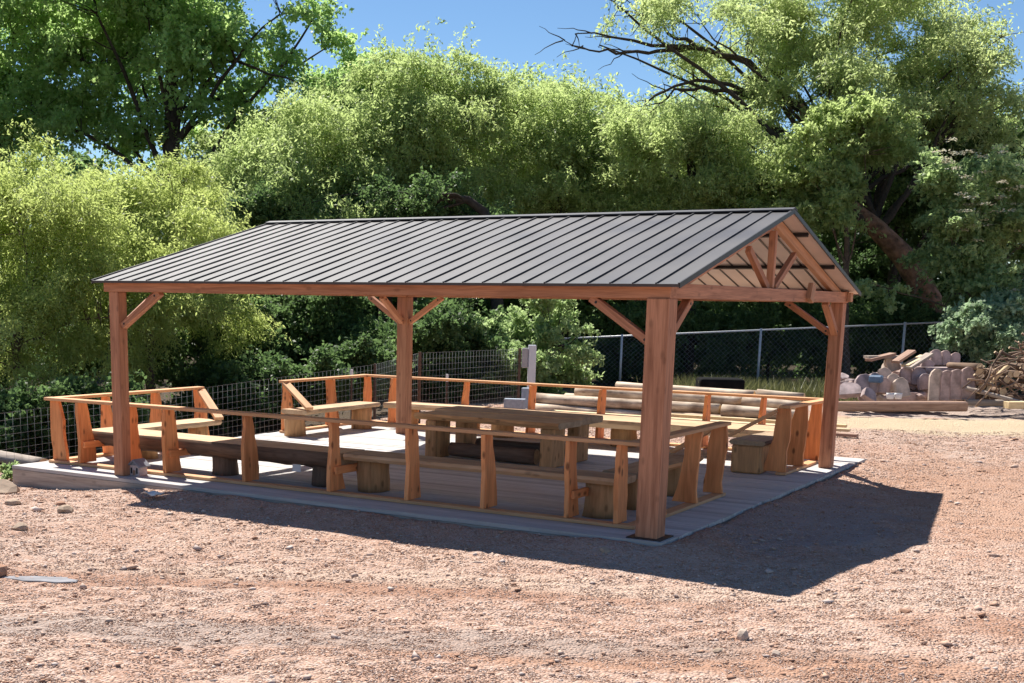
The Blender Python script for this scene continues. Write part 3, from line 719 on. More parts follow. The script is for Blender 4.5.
for i, (a0, b0, lab) in enumerate([((866, 357), (905, 357), 'grey board lying flat on top of the slab pile'), ((868, 360), (893, 354), 'reddish board across the top left of the slab pile'), ((895, 362), (912, 351), 'short board propped up at the top centre of the slab pile'), ((905, 366), (924, 356), 'whitish board leaning across the top centre of the slab pile'), ((908, 368), (930, 354), 'dark board leaning beside the whitish one on the slab pile')]):
    tag(board('board', at(*a0, D0 + .9 - .08 * i), at(*b0, D0 + 1.1 - .08 * i), .22, .06, M['redlog'] if i in (1, 2) else M['greylog'] if i != 3 else M['lumber']), lab, 'board', 'boards on the slab pile')
tag(board('timber', at(830, 406.3, 26.2), at(966, 406.3, 26.2), .26, .2, M['redlog'], bev=.03), 'long squared reddish timber on the ground in front of the slab pile', 'timber')
for px, lab in ((890, 'small white pail at the foot of the slab pile'), (898, 'small pale pail with a dark mouth right of the other pail')):
    c = at(px, 399, 26.8)
    o = log('pail', c, c + Vector((0, 0, .13)), .07, .085, [M['white'], M['dark']], seed=px, rough=.0); tag(o, lab, 'pail', 'pails by the slab pile')
c = at(876, 379, D0 + .1); bm = bmesh.new(); bm_box(bm, -.14, .14, -.1, .1, -.08, .08); bevel(bm, .03); tag(bm_obj('tarp_bundle', bm, M['blue'], None, Matrix.Translation(c)), 'small faded blue bundle wedged in the left of the slab pile', 'bundle')

rc = random.Random(12)
for i in range(34):
    px = rc.uniform(842, 930); t = (px - 842) / 88; py = rc.uniform(378 - 12 * min(1, t * 1.6), 399); c = at(px, py, D0 + .25 + (399 - py) * .045)
    rock('stone_chunk', c, (rc.uniform(.10, .24), rc.uniform(.1, .2), rc.uniform(.08, .17)), (S_, Sb, Sc)[i % 3], 200 + i, 'angular pinkish grey stone chunk wedged in the left half of the slab pile', 'stone', 'stone chunks in the slab pile')

# ------------------------------------------------------------------ brush heap at right
rb = random.Random(21)
BG = 'dead branches in the brush heap at the right edge'
for i in range(140):
    t = rb.random(); px = 966 + 80 * t; D = rb.uniform(26.6, 29.2); top = 385 - 48 * min(1, t * 1.3)
    py = rb.uniform(top, 396); a = at(px, py, D); ln = rb.uniform(.3, .95); th = rb.gauss(.15, .45); az = rb.uniform(-.9, .9)
    d = RV_H * math.cos(az) * math.cos(th) + BACK * math.sin(az) * math.cos(th) * .5 + Vector((0, 0, math.sin(th)))
    r = rb.uniform(.012, .04)
    a = a - d * ln * .5; b = a + d * ln
    a.z = max(a.z, -.07); b.z = max(b.z, -.07)
    tag(log('branch', a, b, r, r * .6, [M['branch'], M['log_end']], seed=i, ns=6, rough=.06, bend=rb.uniform(-.12, .12)), 'dead brown branch tangled in the brush heap at the right edge', 'branch', BG)
for i in range(16):
    t = rb.random(); px = 975 + 65 * t; py = rb.uniform(368 - 15 * t, 392); c = at(px, py, 27.0)
    tag(log('log', c, c - BACK * 1.0 + RV_H * rb.uniform(-.3, .3), rb.uniform(.06, .09), .06, [M['branch'], M['log_end']], seed=i + 400, ns=10), 'short cut log end-on among the branches of the brush heap', 'log', 'cut logs in the brush heap')
tag(log('pole', at(966, 388, 27.0), at(1035, 406, 26.3), .05, .035, [M['greylog'], M['log_end']], seed=5, ns=8), 'long pale pole slanting down in front of the brush heap', 'pole')
tag(log('branch', at(985, 397, 26.8), at(1008, 366, 26.8), .03, .05, [M['lumber'], M['log_end']], seed=6, ns=8, bend=.12), 'forked pale bare branch standing at the front of the brush heap', 'branch')
tag(board('timber', at(1006, 405, 26.2), at(1050, 405, 26.2), .25, .14, M['lumber']), 'short pale squared timber at the right edge below the brush heap', 'timber')
tag(log('log', at(965, 402.5, 27.0), at(1012, 403, 26.8), .08, .07, [M['greylog'], M['log_end']], seed=8), 'thin grey log on the ground between slab pile and brush heap', 'log')
tag(log('log', at(955, 398.5, 27.8), at(1050, 399, 27.8), .09, .07, [M['bark'], M['log_end']], seed=9), 'dark log lying behind the thin grey one under the brush heap', 'log')

# ------------------------------------------------------------------ black covered thing by the fence
c = at(720, 382, 28.4); bm = bmesh.new(); bm_box(bm, -.5, .5, -.35, .35, 0, .62); bevel(bm, .07, 2); bm_obj('covered_pile', bm, M['black'], None, Matrix.Translation((c.x, c.y, gz1(c.x, c.y))) @ Matrix.Rotation(.5, 4, 'Z'))
tag(bpy.data.objects['covered_pile'], 'low pile under a black cover before the chain link fence', 'covered pile')

# ------------------------------------------------------------------ fences
pa = at(440, 344, 34); pb = at(1110, 315, 34)
cf = empty('chain_link_fence', (pa + pb) / 2 * 1 - Vector((0, 0, 1.4)), 'galvanised chain link fence running behind the log stack and stone slabs', 'fence')
bm = bmesh.new(); tube(bm, pa, pb, .028); bm_obj('top_rail', bm, M['zinc'], cf)
for px in (481, 622, 761, 905, 1050):
    t = (px - 440) / 670; p = pa.lerp(pb, t); bm = bmesh.new(); tube(bm, (p.x, p.y, gz1(p.x, p.y) - .1), (p.x, p.y, p.z + .05), .036, 8); bm_obj('post', bm, M['zinc'], cf)
def mesh_wires(P, step, r, n, top, bot):
    """diagonal wires over the straight run from P[0] to P[1]"""
    bm = bmesh.new(); d = (P[1] - P[0]); Lx = d.length; hgt = top - bot
    k = -int(hgt / step) - 1
    while k * step < Lx:
        for s in (1, -1):
            u0 = k * step if s > 0 else k * step + hgt; u1 = u0 + s * hgt; z0, z1 = bot, top
            ts = []
            a, b = (u0, z0), (u1, z1)
            def clip(a, b):
                (ua, za), (ub, zb) = a, b; lo, hi = 0., 1.
                for lim, sg in ((0, 1), (Lx, -1)):
                    fa, fb = sg * (ua - lim), sg * (ub - lim)
                    if fa < 0 and fb < 0: return None
                    if fa < 0: lo = max(lo, fa / (fa - fb))
                    elif fb < 0: hi = min(hi, fa / (fa - fb))
                if hi <= lo: return None
                return [(ua + (ub - ua) * t, za + (zb - za) * t) for t in (lo, hi)]
            c = clip(a, b)
            if c:
                q = [P[0] + d * (u / Lx) for u, z in c]
                tube(bm, (q[0].x, q[0].y, c[0][1]), (q[1].x, q[1].y, c[1][1]), r, 3)
        k += 1
    return bm
zt = (pa.z + pb.z) / 2
bm = mesh_wires((pa, pb), .14, .0028, 3, zt - .02, gz1((pa.x + pb.x) / 2, (pa.y + pb.y) / 2))
for v in bm.verts: v.co.z += ((pb.z - pa.z) * ((Vector((v.co.x - pa.x, v.co.y - pa.y, 0)).length / (Vector((pb.x - pa.x, pb.y - pa.y, 0)).length)) - .5)) * max(0, (v.co.z) / zt)
bm_obj('chain_link', bm, M['wire'], cf)
# welded wire garden fence left of and behind the deck
wt = [onx(-60, 421, -10.3), onx(20, 411, -10.2), onx(203, 388, -9.9), onx(375, 364.5, -9.75)]
back = [wt[-1], at(420, 353, 22.0), at(520, 349, 25.5)]
wf = empty('wire_fence', wt[1] - Vector((0, 0, 1)), 'welded wire garden fence with square mesh left of and behind the deck', 'fence')
def grid_wires(a, b, hgt, sx, sz, r):
    bm = bmesh.new(); n = int((b - a).length / sx); m = int(hgt / sz)
    for i in range(n + 1):
        p = a.lerp(b, i / n); tube(bm, p - Vector((0, 0, hgt)), p, r, 3)
    for j in range(m + 1):
        dz = Vector((0, 0, -hgt * j / m)); tube(bm, a + dz, b + dz, r, 3)
    return bm
for a, b in list(zip(wt[:-1], wt[1:])) + list(zip(back[:-1], back[1:])):
    bm_obj('wire_mesh', grid_wires(a, b, 1.15, .12, .10, .0019), M['wire'], wf)
for p in wt[2:] + back[1:]:
    bm = bmesh.new(); bm_box(bm, -.02, .02, -.02, .02, -1.4, .02); bm_obj('post', bm, M['tpost'], wf, Matrix.Translation(p))
for p in (onx(351.5, 375, -9.7), at(447, 380, 23.6)):
    bm = bmesh.new(); bm_box(bm, -.012, .012, -.012, .012, -1.0, .02); o = bm_obj('post', bm, M['tpost'], wf, Matrix.Translation(p))
    bm = bmesh.new(); bm_box(bm, -.019, .019, -.019, .019, -.03, .11); bm_obj('white_tip', bm, M['white'], o, Matrix.Translation(p))

# ------------------------------------------------------------------ rocks and bits on the ground
def gl(px, py, dz=0):
    p = on(px, py, -.1)
    for _ in range(4): p = on(px, py, gz1(p.x, p.y))
    p.z += dz; return p
rock('rock', gl(742, 638, .02), (.075, .06, .05), M['stone_c'], 1, 'largest pale stone lying on the gravel at lower right')
rock('rock', gl(65, 512, .01), (.13, .09, .07), M['rock'], 2, 'flat tan rock on the gravel left of the deck front')
rock('rock', gl(478, 563, .0), (.06, .03, .02), M['stone_c'], 3, 'small white stone at the edge of the roof shadow')
rock('rock', gl(60, 505, .01), (.07, .05, .05), M['rock_red'], 30, 'small rusty stone touching the flat tan rock at left')
rock('rock', gl(3, 492, .03), (.25, .2, .14), M['rock'], 4, 'rounded tan boulder at the left edge by the deck corner')
rock('rock', gl(-4, 576, .05), (.12, .1, .075), M['rock_red'], 5, 'dark banded rock cut off by the left edge')
rock('rock', gl(775, 655, .01), (.04, .035, .025), M['stone_c'], 6, 'small pale stone right of the largest lower right stone')
rock('rock', gl(718, 652, .01), (.045, .03, .02), M['rock'], 7, 'low tan stone left below the largest lower right stone')
rock('rock', gl(905, 612, .01), (.05, .04, .02), M['rock_red'], 8, 'rusty stone alone on the gravel right of the shadow')
rock('rock', gl(605, 553, .02), (.06, .05, .04), M['rock'], 9, 'stone in the shade just before the big corner post')
rock('rock', gl(520, 530, .02), (.07, .05, .035), M['rock'], 10, 'stone in the shaded gravel strip before the railing')
for i, (px, py) in enumerate(((5, 470), (12, 505), (-8, 510), (20, 530))):
    rock('rock', gl(px, py, .02), (.12 - .015 * i, .1, .07), M['rock'], 60 + i, ['tan rock in the weeds at the left edge', 'rock just below the left boulder', 'rock at the far left edge under the boulder', 'smaller rock on the gravel below the left boulder'][i])
p = gl(45, 580, .003); bm = bmesh.new(); rg = random.Random(4)
pr = [( .36 * math.cos(a) * rg.uniform(.6, 1.15), .13 * math.sin(a) * rg.uniform(.7, 1.1)) for a in [6.2832 * k / 16 for k in range(16)]]
tag(poly_prism('stone_slab', pr, .012, M['greyslab'], None, Matrix.Translation(p - Vector((0, 0, .004))) @ Matrix.Rotation(.5, 4, 'Z') @ Matrix.Rotation(.03, 4, 'Y') @ Matrix.Rotation(-.04, 4, 'X'), bev=.004), 'thin grey slab flush in the gravel at left foreground', 'stone slab')
# scrap of white fabric sticking out of the bank
p = gl(153, 499, .03); bm = bmesh.new(); bmesh.ops.create_grid(bm, x_segments=7, y_segments=7, size=.12)
for v in bm.verts: v.co.z = .022 * math.sin(v.co.x * 30) * math.cos(v.co.y * 22) + .04 + .3 * v.co.x * (v.co.y + .1); v.co.y *= .6
bmesh.ops.solidify(bm, geom=bm.faces[:], thickness=.004)
tag(bm_obj('fabric_scrap', bm, M['cloth'], None, Matrix.Translation(p), True), 'crumpled white fabric scrap sticking out of the bank below the front left post', 'fabric')
a = gl(-30, 452, .05); b_ = gl(48, 462, .05)
tag(log('log', on(-40, 450, -.42), on(44, 464, -.30), .1, .09, [M['greylog'], M['log_end']], seed=77), 'grey weathered log lying left of the deck corner', 'log')

# ------------------------------------------------------------------ vegetation
def leaf_mat(name, c0, c1, trans, tw=.45):
    m, nt, b, out = new_mat(name)
    a = N(nt, 'ShaderNodeAttribute', attribute_name='tint')
    r = ramp(nt, [(0, c0), (1, c1)]); nt.links.new(a.outputs['Fac'], r.inputs[0])
    nt.links.new(r.outputs[0], b.inputs['Base Color']); b.inputs['Roughness'].default_value = .5; b.inputs['Specular IOR Level'].default_value = .35
    t = N(nt, 'ShaderNodeBsdfTranslucent'); rt = ramp(nt, [(0, tuple(x * trans for x in c0)), (1, tuple(x * trans for x in c1))]); nt.links.new(a.outputs['Fac'], rt.inputs[0]); nt.links.new(rt.outputs[0], t.inputs[0])
    mx = N(nt, 'ShaderNodeMixShader'); mx.inputs[0].default_value = tw; nt.links.new(b.outputs[0], mx.inputs[1]); nt.links.new(t.outputs[0], mx.inputs[2]); nt.links.new(mx.outputs[0], out.inputs[0])
    return m
LM = {'mesquite': leaf_mat('mesquite_leaf', (.275, .335, .10), (.42, .475, .165), 1.6, .62),
      'light': leaf_mat('light_leaf', (.255, .33, .12), (.385, .455, .185), 1.65, .62),
      'willow': leaf_mat('willow_leaf', (.262, .33, .13), (.405, .465, .205), 1.65, .62),
      'cotton': leaf_mat('cottonwood_leaf', (.17, .275, .09), (.36, .48, .175), 1.7, .62),
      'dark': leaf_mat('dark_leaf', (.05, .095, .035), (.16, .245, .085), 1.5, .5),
      'elder': leaf_mat('elder_leaf', (.18, .265, .10), (.40, .50, .235), 1.6, .52),
      'blue': leaf_mat('blue_green_leaf', (.2, .29, .16), (.42, .54, .34), 1.4, .45),
      'flower': leaf_mat('elder_flower', (.6, .57, .42), (.78, .75, .6), 1.0, .3),
      'straw': leaf_mat('dry_grass', (.09, .105, .04), (.2, .2, .085), 1.3, .4)}
M['trunk'] = plain('grey_trunk', (.14, .10, .075), .95, 0, .4, 12)
M['trunk_red'] = plain('reddish_trunk', (.26, .145, .095), .95, 0, .6, 5)
for n_ in M['trunk_red'].node_tree.nodes:
    if n_.type == 'BUMP': n_.inputs['Distance'].default_value = .12; n_.inputs['Strength'].default_value = .8
M['trunk_dark'] = plain('dark_trunk', (.05, .037, .028), .95, 0, .4, 12)

def unit(v): return v / np.maximum(np.linalg.norm(v, axis=-1, keepdims=True), 1e-9)
def foliage(R, lobes, n_tw, per, tl, ll, lw, droop=.3, shell=.5, gap=.25, hang=.5, cr=.30, flat=.5):
    """lobes: (centre, radii). leafy sprays (clusters of twigs) spread through each lobe's volume, leaves along every twig"""
    lc = np.array([l[0] for l in lobes], float); lr = np.array([l[1] for l in lobes], float)
    vol = lr.prod(1) ** (2 / 3); ncl = max(8, int(n_tw / 34)); pk = R.choice(len(lobes), ncl, p=vol / vol.sum())
    d = unit(R.normal(0, 1, (ncl, 3)) + np.array([0, 0, .12])); ph = R.uniform(0, 6.28, (len(lobes), 4))[pk]
    rad = shell + (1 - shell) * R.rand(ncl) ** .55; rad = np.where(R.rand(ncl) < .22, R.rand(ncl) ** .5, rad)
    bump = 1 + .22 * np.sin(d[:, 0] * 5 + ph[:, 0]) * np.sin(d[:, 2] * 6 + ph[:, 1]) + .2 * np.sin(d[:, 1] * 11 + ph[:, 2]) + R.normal(0, .09, ncl)
    cc = lc[pk] + d * (rad * bump)[:, None] * lr[pk]
    r = cr * lr[pk].mean(1) * R.uniform(.55, 1.45, ncl)
    w = r ** 2; cp = R.choice(ncl, n_tw, p=w / w.sum())
    u = unit(R.normal(0, 1, (n_tw, 3))); q = R.rand(n_tw) ** .5
    off = u * q[:, None] * r[cp][:, None]; off[:, 2] *= flat; off[:, 2] -= .3 * r[cp] * q ** 2 * (1 - np.abs(u[:, 2]))
    # long leading shoots leave the outline
    sh = R.rand(n_tw) < .13; off[sh] += d[cp][sh] * (r[cp][sh] * R.uniform(.3, 1.4, sh.sum()))[:, None]
    c = cc[cp] + off; n = n_tw
    td = unit(unit(off + 1e-6) * .7 + d[cp] * .4 + R.normal(0, .45, (n, 3)) + np.array([0, 0, -droop]))
    t = R.rand(n, per)
    pos = c[:, None] + td[:, None] * ((t - .4) * tl)[..., None] + R.normal(0, tl * .085, (n, per, 3))
    pos[..., 2] -= hang * tl * (t ** 2) * droop
    a = unit(td[:, None] * .6 + R.normal(0, .7, (n, per, 3)) + np.array([0, 0, -droop * .8]))
    nn = unit(R.normal(0, .6, (n, per, 3)) + np.array([-.35, .2, .75]))
    b = unit(np.cross(nn, a)); s = R.uniform(.55, 1.45, (n, per, 1))
    A_, B_ = a * ll * .5 * s, b * lw * .5 * s
    up = np.cross(a, b) * lw * .15
    v = np.stack([pos - A_, pos + B_ + up, pos + A_, pos - B_ + up], 2).reshape(-1, 3)
    f = np.arange(len(v)).reshape(-1, 4)
    tint = np.clip(.4 * R.rand(ncl)[cp][:, None] + .25 * R.rand(n)[:, None] + .35 * R.rand(n, per), 0, 1)
    return v, f, np.repeat(tint.ravel(), 4), cc
def tube_np(path, rad, ns=7):
    path = np.array(path, float); n = len(path); tan = unit(np.gradient(path, axis=0))
    ref = np.where(np.abs(tan[:, 2:3]) > .9, np.array([[1., 0, 0]]), np.array([[0, 0, 1.]])); s = unit(np.cross(tan, ref)); u = np.cross(s, tan)
    an = np.arange(ns) * 2 * math.pi / ns
    v = path[:, None] + np.array(rad)[:, None, None] * (np.cos(an)[None, :, None] * s[:, None] + np.sin(an)[None, :, None] * u[:, None])
    i = np.arange(n - 1)[:, None] * ns; k = np.arange(ns)[None]; k2 = (k + 1) % ns
    f = np.stack([i + k, i + k2, i + ns + k2, i + ns + k], -1).reshape(-1, 4)
    return v.reshape(-1, 3), f
def limb(R, p0, p1, r0, r1, wig=.08, n=8, sag=0):
    p0, p1 = np.array(p0, float), np.array(p1, float); t = np.linspace(0, 1, n)[:, None]; Lg = np.linalg.norm(p1 - p0)
    P = p0 + (p1 - p0) * t; w = np.cumsum(R.normal(0, wig * Lg / n, (n, 3)), 0); w -= t * w[-1]; P = P + w
    P[:, 2] += sag * np.sin(t[:, 0] * math.pi) * Lg
    return P, (r0 + (r1 - r0) * t[:, 0] ** .8)
def join(parts):
    vs, fs, o = [], [], 0
    for v, f in parts: vs.append(v); fs.append(f + o); o += len(v)
    return np.concatenate(vs), np.concatenate(fs)
def tree(name, base, lobes, leaf, label, cat, trunk_top, r, n_tw, per, tl, ll, lw, seed, bark='trunk', group=None, twigs=60, extra=None, path=None, flowers=0, **kw):
    R = np.random.RandomState(seed); base = Vector(base); T = empty(name, base, label, cat, group)
    v, f, tint, cl = foliage(R, lobes, n_tw, per, tl, ll, lw, **kw)
    me = mesh_np('crown', v - np.array(base), f, LM[leaf], attr=tint)
    link('crown', me, T, Matrix.Translation(base))
    parts = []
    tp = np.array(trunk_top, float)
    if path is None: P, rad = limb(R, base, tp, r, r * .6, .05)
    else:
        P = np.array(path, float); rad = r * np.interp(np.linspace(0, 1, len(P)), [0, .5, 1], [1, .75, .25])
    parts.append(tube_np(P, rad, 10))
    tips = []
    for c, lr in lobes:
        j = R.randint(len(P) // 2, len(P)); Q, qr = limb(R, P[j], np.array(c) + R.normal(0, .1, 3) * np.array(lr), rad[j] * .42, rad[j] * .1, .12, 9, R.uniform(-.05, .1)); parts.append(tube_np(Q, qr, 7)); tips.append((Q, qr))
    TP = np.concatenate([q[0][2:] for q in tips]); TR_ = np.concatenate([q[1][2:] for q in tips])
    order = R.permutation(len(cl))[:twigs * 2]
    for ci in order:
        e = cl[ci]; dist = np.linalg.norm(TP - e + np.array([0, 0, .25]) * np.linalg.norm(TP - e, axis=1, keepdims=True), axis=1); j = int(np.argmin(dist)); Q = TP; qr = TR_
        Z_, zr = limb(R, Q[j], e, max(qr[j] * .5, .012), .006, .14, 6, R.uniform(-.05, .12)); parts.append(tube_np(Z_, zr, 5))
    for Q, qr in (extra or []): parts.append(tube_np(Q, qr, 6))
    nf0 = len(parts[0][1]); v, f = join(parts)
    link('trunk', mesh_np('trunk', v - np.array(base), f, [M[bark], M['trunk_dark' if bark == 'trunk_red' else bark]], mi=(np.arange(len(f)) >= nf0).astype(np.int32), smooth=True), T, Matrix.Translation(base))
    if flowers:
        R2 = np.random.RandomState(seed + 1); dv = (cl - np.array(CAM)) @ WV - .5 * cl[:, 2]; fr = cl[np.argsort(dv)[:len(cl) // 4]]; pick = fr[R2.choice(len(fr), flowers)]
        # flat flower heads made of many small blossoms
        pick = pick + R2.normal(0, .32, (flowers, 3)) + np.array([.5369, -.8437, 0]) * .4 + np.array([0, 0, .22]); k = 34; off = R2.normal(0, 1, (flowers, k, 3)) * np.array([.075, .075, .022]); pos = pick[:, None] + off
        a = unit(R2.normal(0, 1, (flowers, k, 3)) * np.array([1, 1, .3])) * .028; b = unit(np.cross(a, np.array([0., 0, 1]) + R2.normal(0, .3, (flowers, k, 3)))) * .028
        v = np.stack([pos - a, pos + b, pos + a, pos - b], 2).reshape(-1, 3)
        link('blossom', mesh_np('blossom', v - np.array(base), np.arange(len(v)).reshape(-1, 4), LM['flower'], attr=np.repeat(R2.rand(flowers * k), 4)), T, Matrix.Translation(base))
    return T
def lobes_px(D, spec, dj=0.0, seed=0):
    """spec: (px, py, rx_px, ry_px[, depth offset]) at distance D -> world ellipsoids"""
    R = random.Random(seed); out = []
    for s in spec:
        d = D + (s[4] if len(s) > 4 else R.uniform(-dj, dj)); k = d / F
        c = at(s[0], s[1], d); rx, rz = s[2] * k, s[3] * k
        out.append(((c.x, c.y, c.z), (rx, rx, rz)))
    return out
def ground_at(px, D):
    p = at(px, 340, D); return Vector((p.x, p.y, gz1(p.x, p.y) - .05))
def top_at(px, py, D): p = at(px, py, D); return (p.x, p.y, p.z)

TG = 'trees and bushes behind the yard'
# left: two feathery yellow-green trees
tree('mesquite_tree', ground_at(15, 25.5), lobes_px(25.5, [(20, 215, 85, 62), (-50, 260, 80, 80), (75, 270, 80, 70), (20, 330, 75, 60), (110, 320, 50, 55), (60, 200, 45, 50)], .8, 1), 'mesquite',
     'feathery yellow-green tree filling the left edge beside the deck', 'tree', top_at(18, 330, 25.5), .14, 6000, 20, .55, .085, .027, 101, 'trunk', TG, 110, droop=.45, shell=.5)
tree('mesquite_tree', ground_at(150, 27.5), lobes_px(27.5, [(165, 205, 62, 48), (115, 235, 60, 55), (190, 250, 48, 50), (150, 300, 65, 55), (215, 320, 45, 45), (185, 180, 30, 26)], .8, 2), 'mesquite',
     'feathery yellow-green tree just left of the roof end, right of the edge tree', 'tree', top_at(150, 320, 27.5), .13, 5200, 20, .55, .085, .027, 102, 'trunk', TG, 90, droop=.45, shell=.5)
# tall cottonwoods at upper left
tree('cottonwood_tree', ground_at(165, 43), lobes_px(43, [(160, 20, 95, 70), (90, 60, 80, 60), (235, 55, 70, 55), (150, 110, 75, 50), (200, -40, 90, 60), (285, 15, 50, 42), (80, -30, 90, 60), (225, 110, 45, 35), (310, 20, 32, 28), (200, 75, 60, 45), (110, 120, 60, 40), (260, 95, 45, 32), (120, 30, 70, 50), (45, 120, 60, 36), (318, 48, 36, 36), (300, 90, 36, 30)], 2, 3), 'cotton',
     'tall dark-trunked cottonwood at upper left with sky through its crown', 'tree', top_at(172, 60, 43), .38, 7200, 12, .7, .15, .105, 103, 'trunk_dark', TG, 170, droop=.15, shell=.3, cr=.3, flat=.6)
tree('cottonwood_tree', ground_at(10, 46), lobes_px(46, [(5, 40, 85, 65), (-60, 90, 90, 80), (50, 100, 65, 50), (20, 140, 75, 40), (-20, -20, 90, 50)], 2, 4), 'cotton',
     'dark cottonwood crown cut off by the top left corner', 'tree', top_at(5, 90, 46), .4, 4200, 12, .7, .15, .105, 104, 'trunk_dark', TG, 90, droop=.15, shell=.35, gap=.45)
tree('cottonwood_tree', ground_at(385, 46), lobes_px(46, [(375, 85, 42, 36), (350, 120, 45, 40), (410, 115, 45, 36), (400, 65, 22, 18), (330, 95, 26, 22)], 2, 5), 'cotton',
     'small cottonwood top showing above the light trees left of the sky gap', 'tree', top_at(380, 130, 46), .3, 2600, 12, .7, .14, .10, 105, 'trunk_dark', TG, 60, droop=.15, shell=.4, gap=.4)
# light-green feathery belt behind the roof
belt = [
 (300, 35, [(290, 160, 65, 45), (250, 190, 50, 45), (330, 200, 60, 45), (290, 240, 80, 45)], 'light', 'light green feathery tree behind the left half of the roof'),
 (415, 36, [(420, 125, 62, 48), (380, 160, 55, 45), (460, 165, 50, 45), (415, 195, 70, 40), (475, 112, 45, 30), (400, 92, 50, 38), (350, 140, 45, 35), (445, 78, 38, 24), (490, 95, 34, 22)], 'light', 'light yellow-green feathery tree rising above the middle left of the roof'),
 (560, 38, [(555, 150, 60, 42), (520, 180, 50, 40), (600, 170, 55, 45), (560, 205, 80, 35), (520, 105, 45, 26), (575, 120, 48, 30), (622, 130, 40, 32), (550, 96, 30, 18), (600, 108, 30, 18)], 'light', 'light green feathery tree under the middle of the sky gap'),
 (690, 36, [(690, 165, 62, 42), (650, 195, 50, 35), (740, 185, 50, 40), (690, 215, 70, 30), (640, 150, 40, 25), (650, 125, 40, 20), (710, 135, 45, 26)], 'light', 'light green feathery tree behind the right end of the ridge')]
for i, (px, D, spec, lf, lab) in enumerate(belt):
    tree('mesquite_tree', ground_at(px, D), lobes_px(D, spec, 1.2, 10 + i), lf, lab, 'tree', top_at(px, spec[-1][1] + 10, D), .2, 6600, 19, .7, .115, .038, 110 + i, 'trunk_dark', TG, 90, droop=.45, shell=.3, cr=.36, flat=.32)
fill = [(265, 44, [(235, 150, 50, 42), (290, 140, 50, 42), (330, 120, 40, 36), (260, 190, 70, 45), (345, 165, 45, 45)], 'mid green tree filling the gap between cottonwood and light trees at left'),
 (500, 45, [(470, 125, 50, 40), (520, 118, 50, 34), (560, 128, 45, 36), (500, 170, 75, 45), (440, 100, 40, 30)], 'mid green tree farther back under the left of the sky gap'),
 (640, 45, [(600, 130, 48, 34), (650, 132, 50, 36), (700, 130, 50, 36), (640, 170, 80, 45), (750, 150, 50, 40)], 'mid green tree farther back under the right of the sky gap'),
 (960, 44, [(930, 150, 55, 45), (990, 140, 50, 45), (1025, 160, 45, 60), (880, 160, 50, 40), (960, 200, 70, 45)], 'mid green tree filling in below the right half of the willow')]
for i, (px, D, spec, lab) in enumerate(fill):
    tree('mesquite_tree', ground_at(px, D), lobes_px(D, spec, 1.2, 70 + i), 'light', lab, 'tree', top_at(px, spec[3][1], D), .2, 4600, 14, .8, .16, .06, 170 + i, 'trunk_dark', TG, 60, droop=.4, shell=.3, cr=.36, flat=.36)
# dark leaning trunk tree seen behind the roof centre
p0 = ground_at(520, 33)
tree('dark_tree', p0, lobes_px(33, [(420, 215, 50, 22), (360, 220, 45, 25), (260, 215, 50, 28), (480, 235, 40, 25), (440, 192, 36, 14, -.6), (400, 200, 40, 18, -.6)], 1, 20), 'dark', 'dark tree with a bent brown trunk just above the roof ridge', 'tree', top_at(470, 195, 33), .17, 3000, 14, .5, .10, .06, 120, 'trunk_dark', TG, 50,
     path=[top_at(500, 330, 33), top_at(492, 250, 33), top_at(484, 212, 33), top_at(468, 200, 33), top_at(445, 198, 33), top_at(425, 206, 33)], droop=.2, shell=.3, gap=.35)
# big willow at right
tr = [top_at(950, 352, 37), top_at(938, 318, 37), top_at(921, 285, 37), top_at(903, 256, 37), top_at(876, 228, 37), top_at(842, 200, 37.5), top_at(820, 150, 38), top_at(800, 105, 38)]
Rb = np.random.RandomState(77); ex = []
def bare(pts, r0, r1):
    P = np.array([top_at(*q) for q in pts]); t = np.linspace(0, 1, 14); s = np.linspace(0, 1, len(P)); Q = np.stack([np.interp(t, s, P[:, k]) for k in range(3)], 1); Q[1:] += Rb.normal(0, .05, (13, 3)); ex.append((Q, np.linspace(r0, r1, 14)))
    for _ in range(9):
        j = Rb.randint(4, 14); e = Q[j] + np.array(RV) * Rb.uniform(-1.1, .3) + np.array([0, 0, 1]) * Rb.uniform(-.6, .6) + np.array(WV) * Rb.uniform(-.5, .5)
        A_, ar = limb(Rb, Q[j], e, .022, .006, .2, 6); ex.append((A_, ar))
bare([(800, 110, 38), (745, 62, 38), (700, 48, 37.5), (640, 42, 37), (575, 32, 37)], .13, .015)
bare([(780, 100, 38), (720, 88, 37.5), (680, 90, 37), (648, 112, 37)], .09, .012)
bare([(760, 92, 38), (690, 80, 37), (650, 100, 37), (628, 118, 37)], .07, .012)
bare([(700, 50, 37.5), (650, 20, 37), (600, -5, 37)], .06, .01)
bare([(690, 48, 37.5), (620, 55, 37), (565, 42, 37)], .07, .012)
def willow():
    lob = lobes_px(38, [(760, 45, 85, 34), (850, 35, 85, 40), (930, 70, 75, 40), (820, 90, 85, 36), (700, 20, 70, 28), (900, 115, 75, 36), (985, 110, 50, 45), (650, 5, 55, 22), (840, -10, 130, 30), (770, 135, 50, 26), (960, 95, 60, 36), (890, 80, 60, 36), (800, 60, 70, 36), (990, 60, 30, 26), (730, 120, 45, 26), (940, 35, 55, 30), (615, 6, 42, 15), (660, 85, 26, 14), (600, 45, 16, 8), (1005, 35, 34, 34), (1015, 95, 34, 40), (870, 140, 60, 30), (720, 70, 50, 26)], 2.2, 6)
    tree('willow_tree', ground_at(950, 37), lob, 'willow', 'huge spreading willow at right with reddish leaning trunk and bare dark boughs', 'tree', tr[-1], .42, 9000, 16, .75, .13, .042, 106, 'trunk_red', TG, 190, path=tr, extra=ex, droop=.3, shell=.35, cr=.26, flat=.4)
willow()
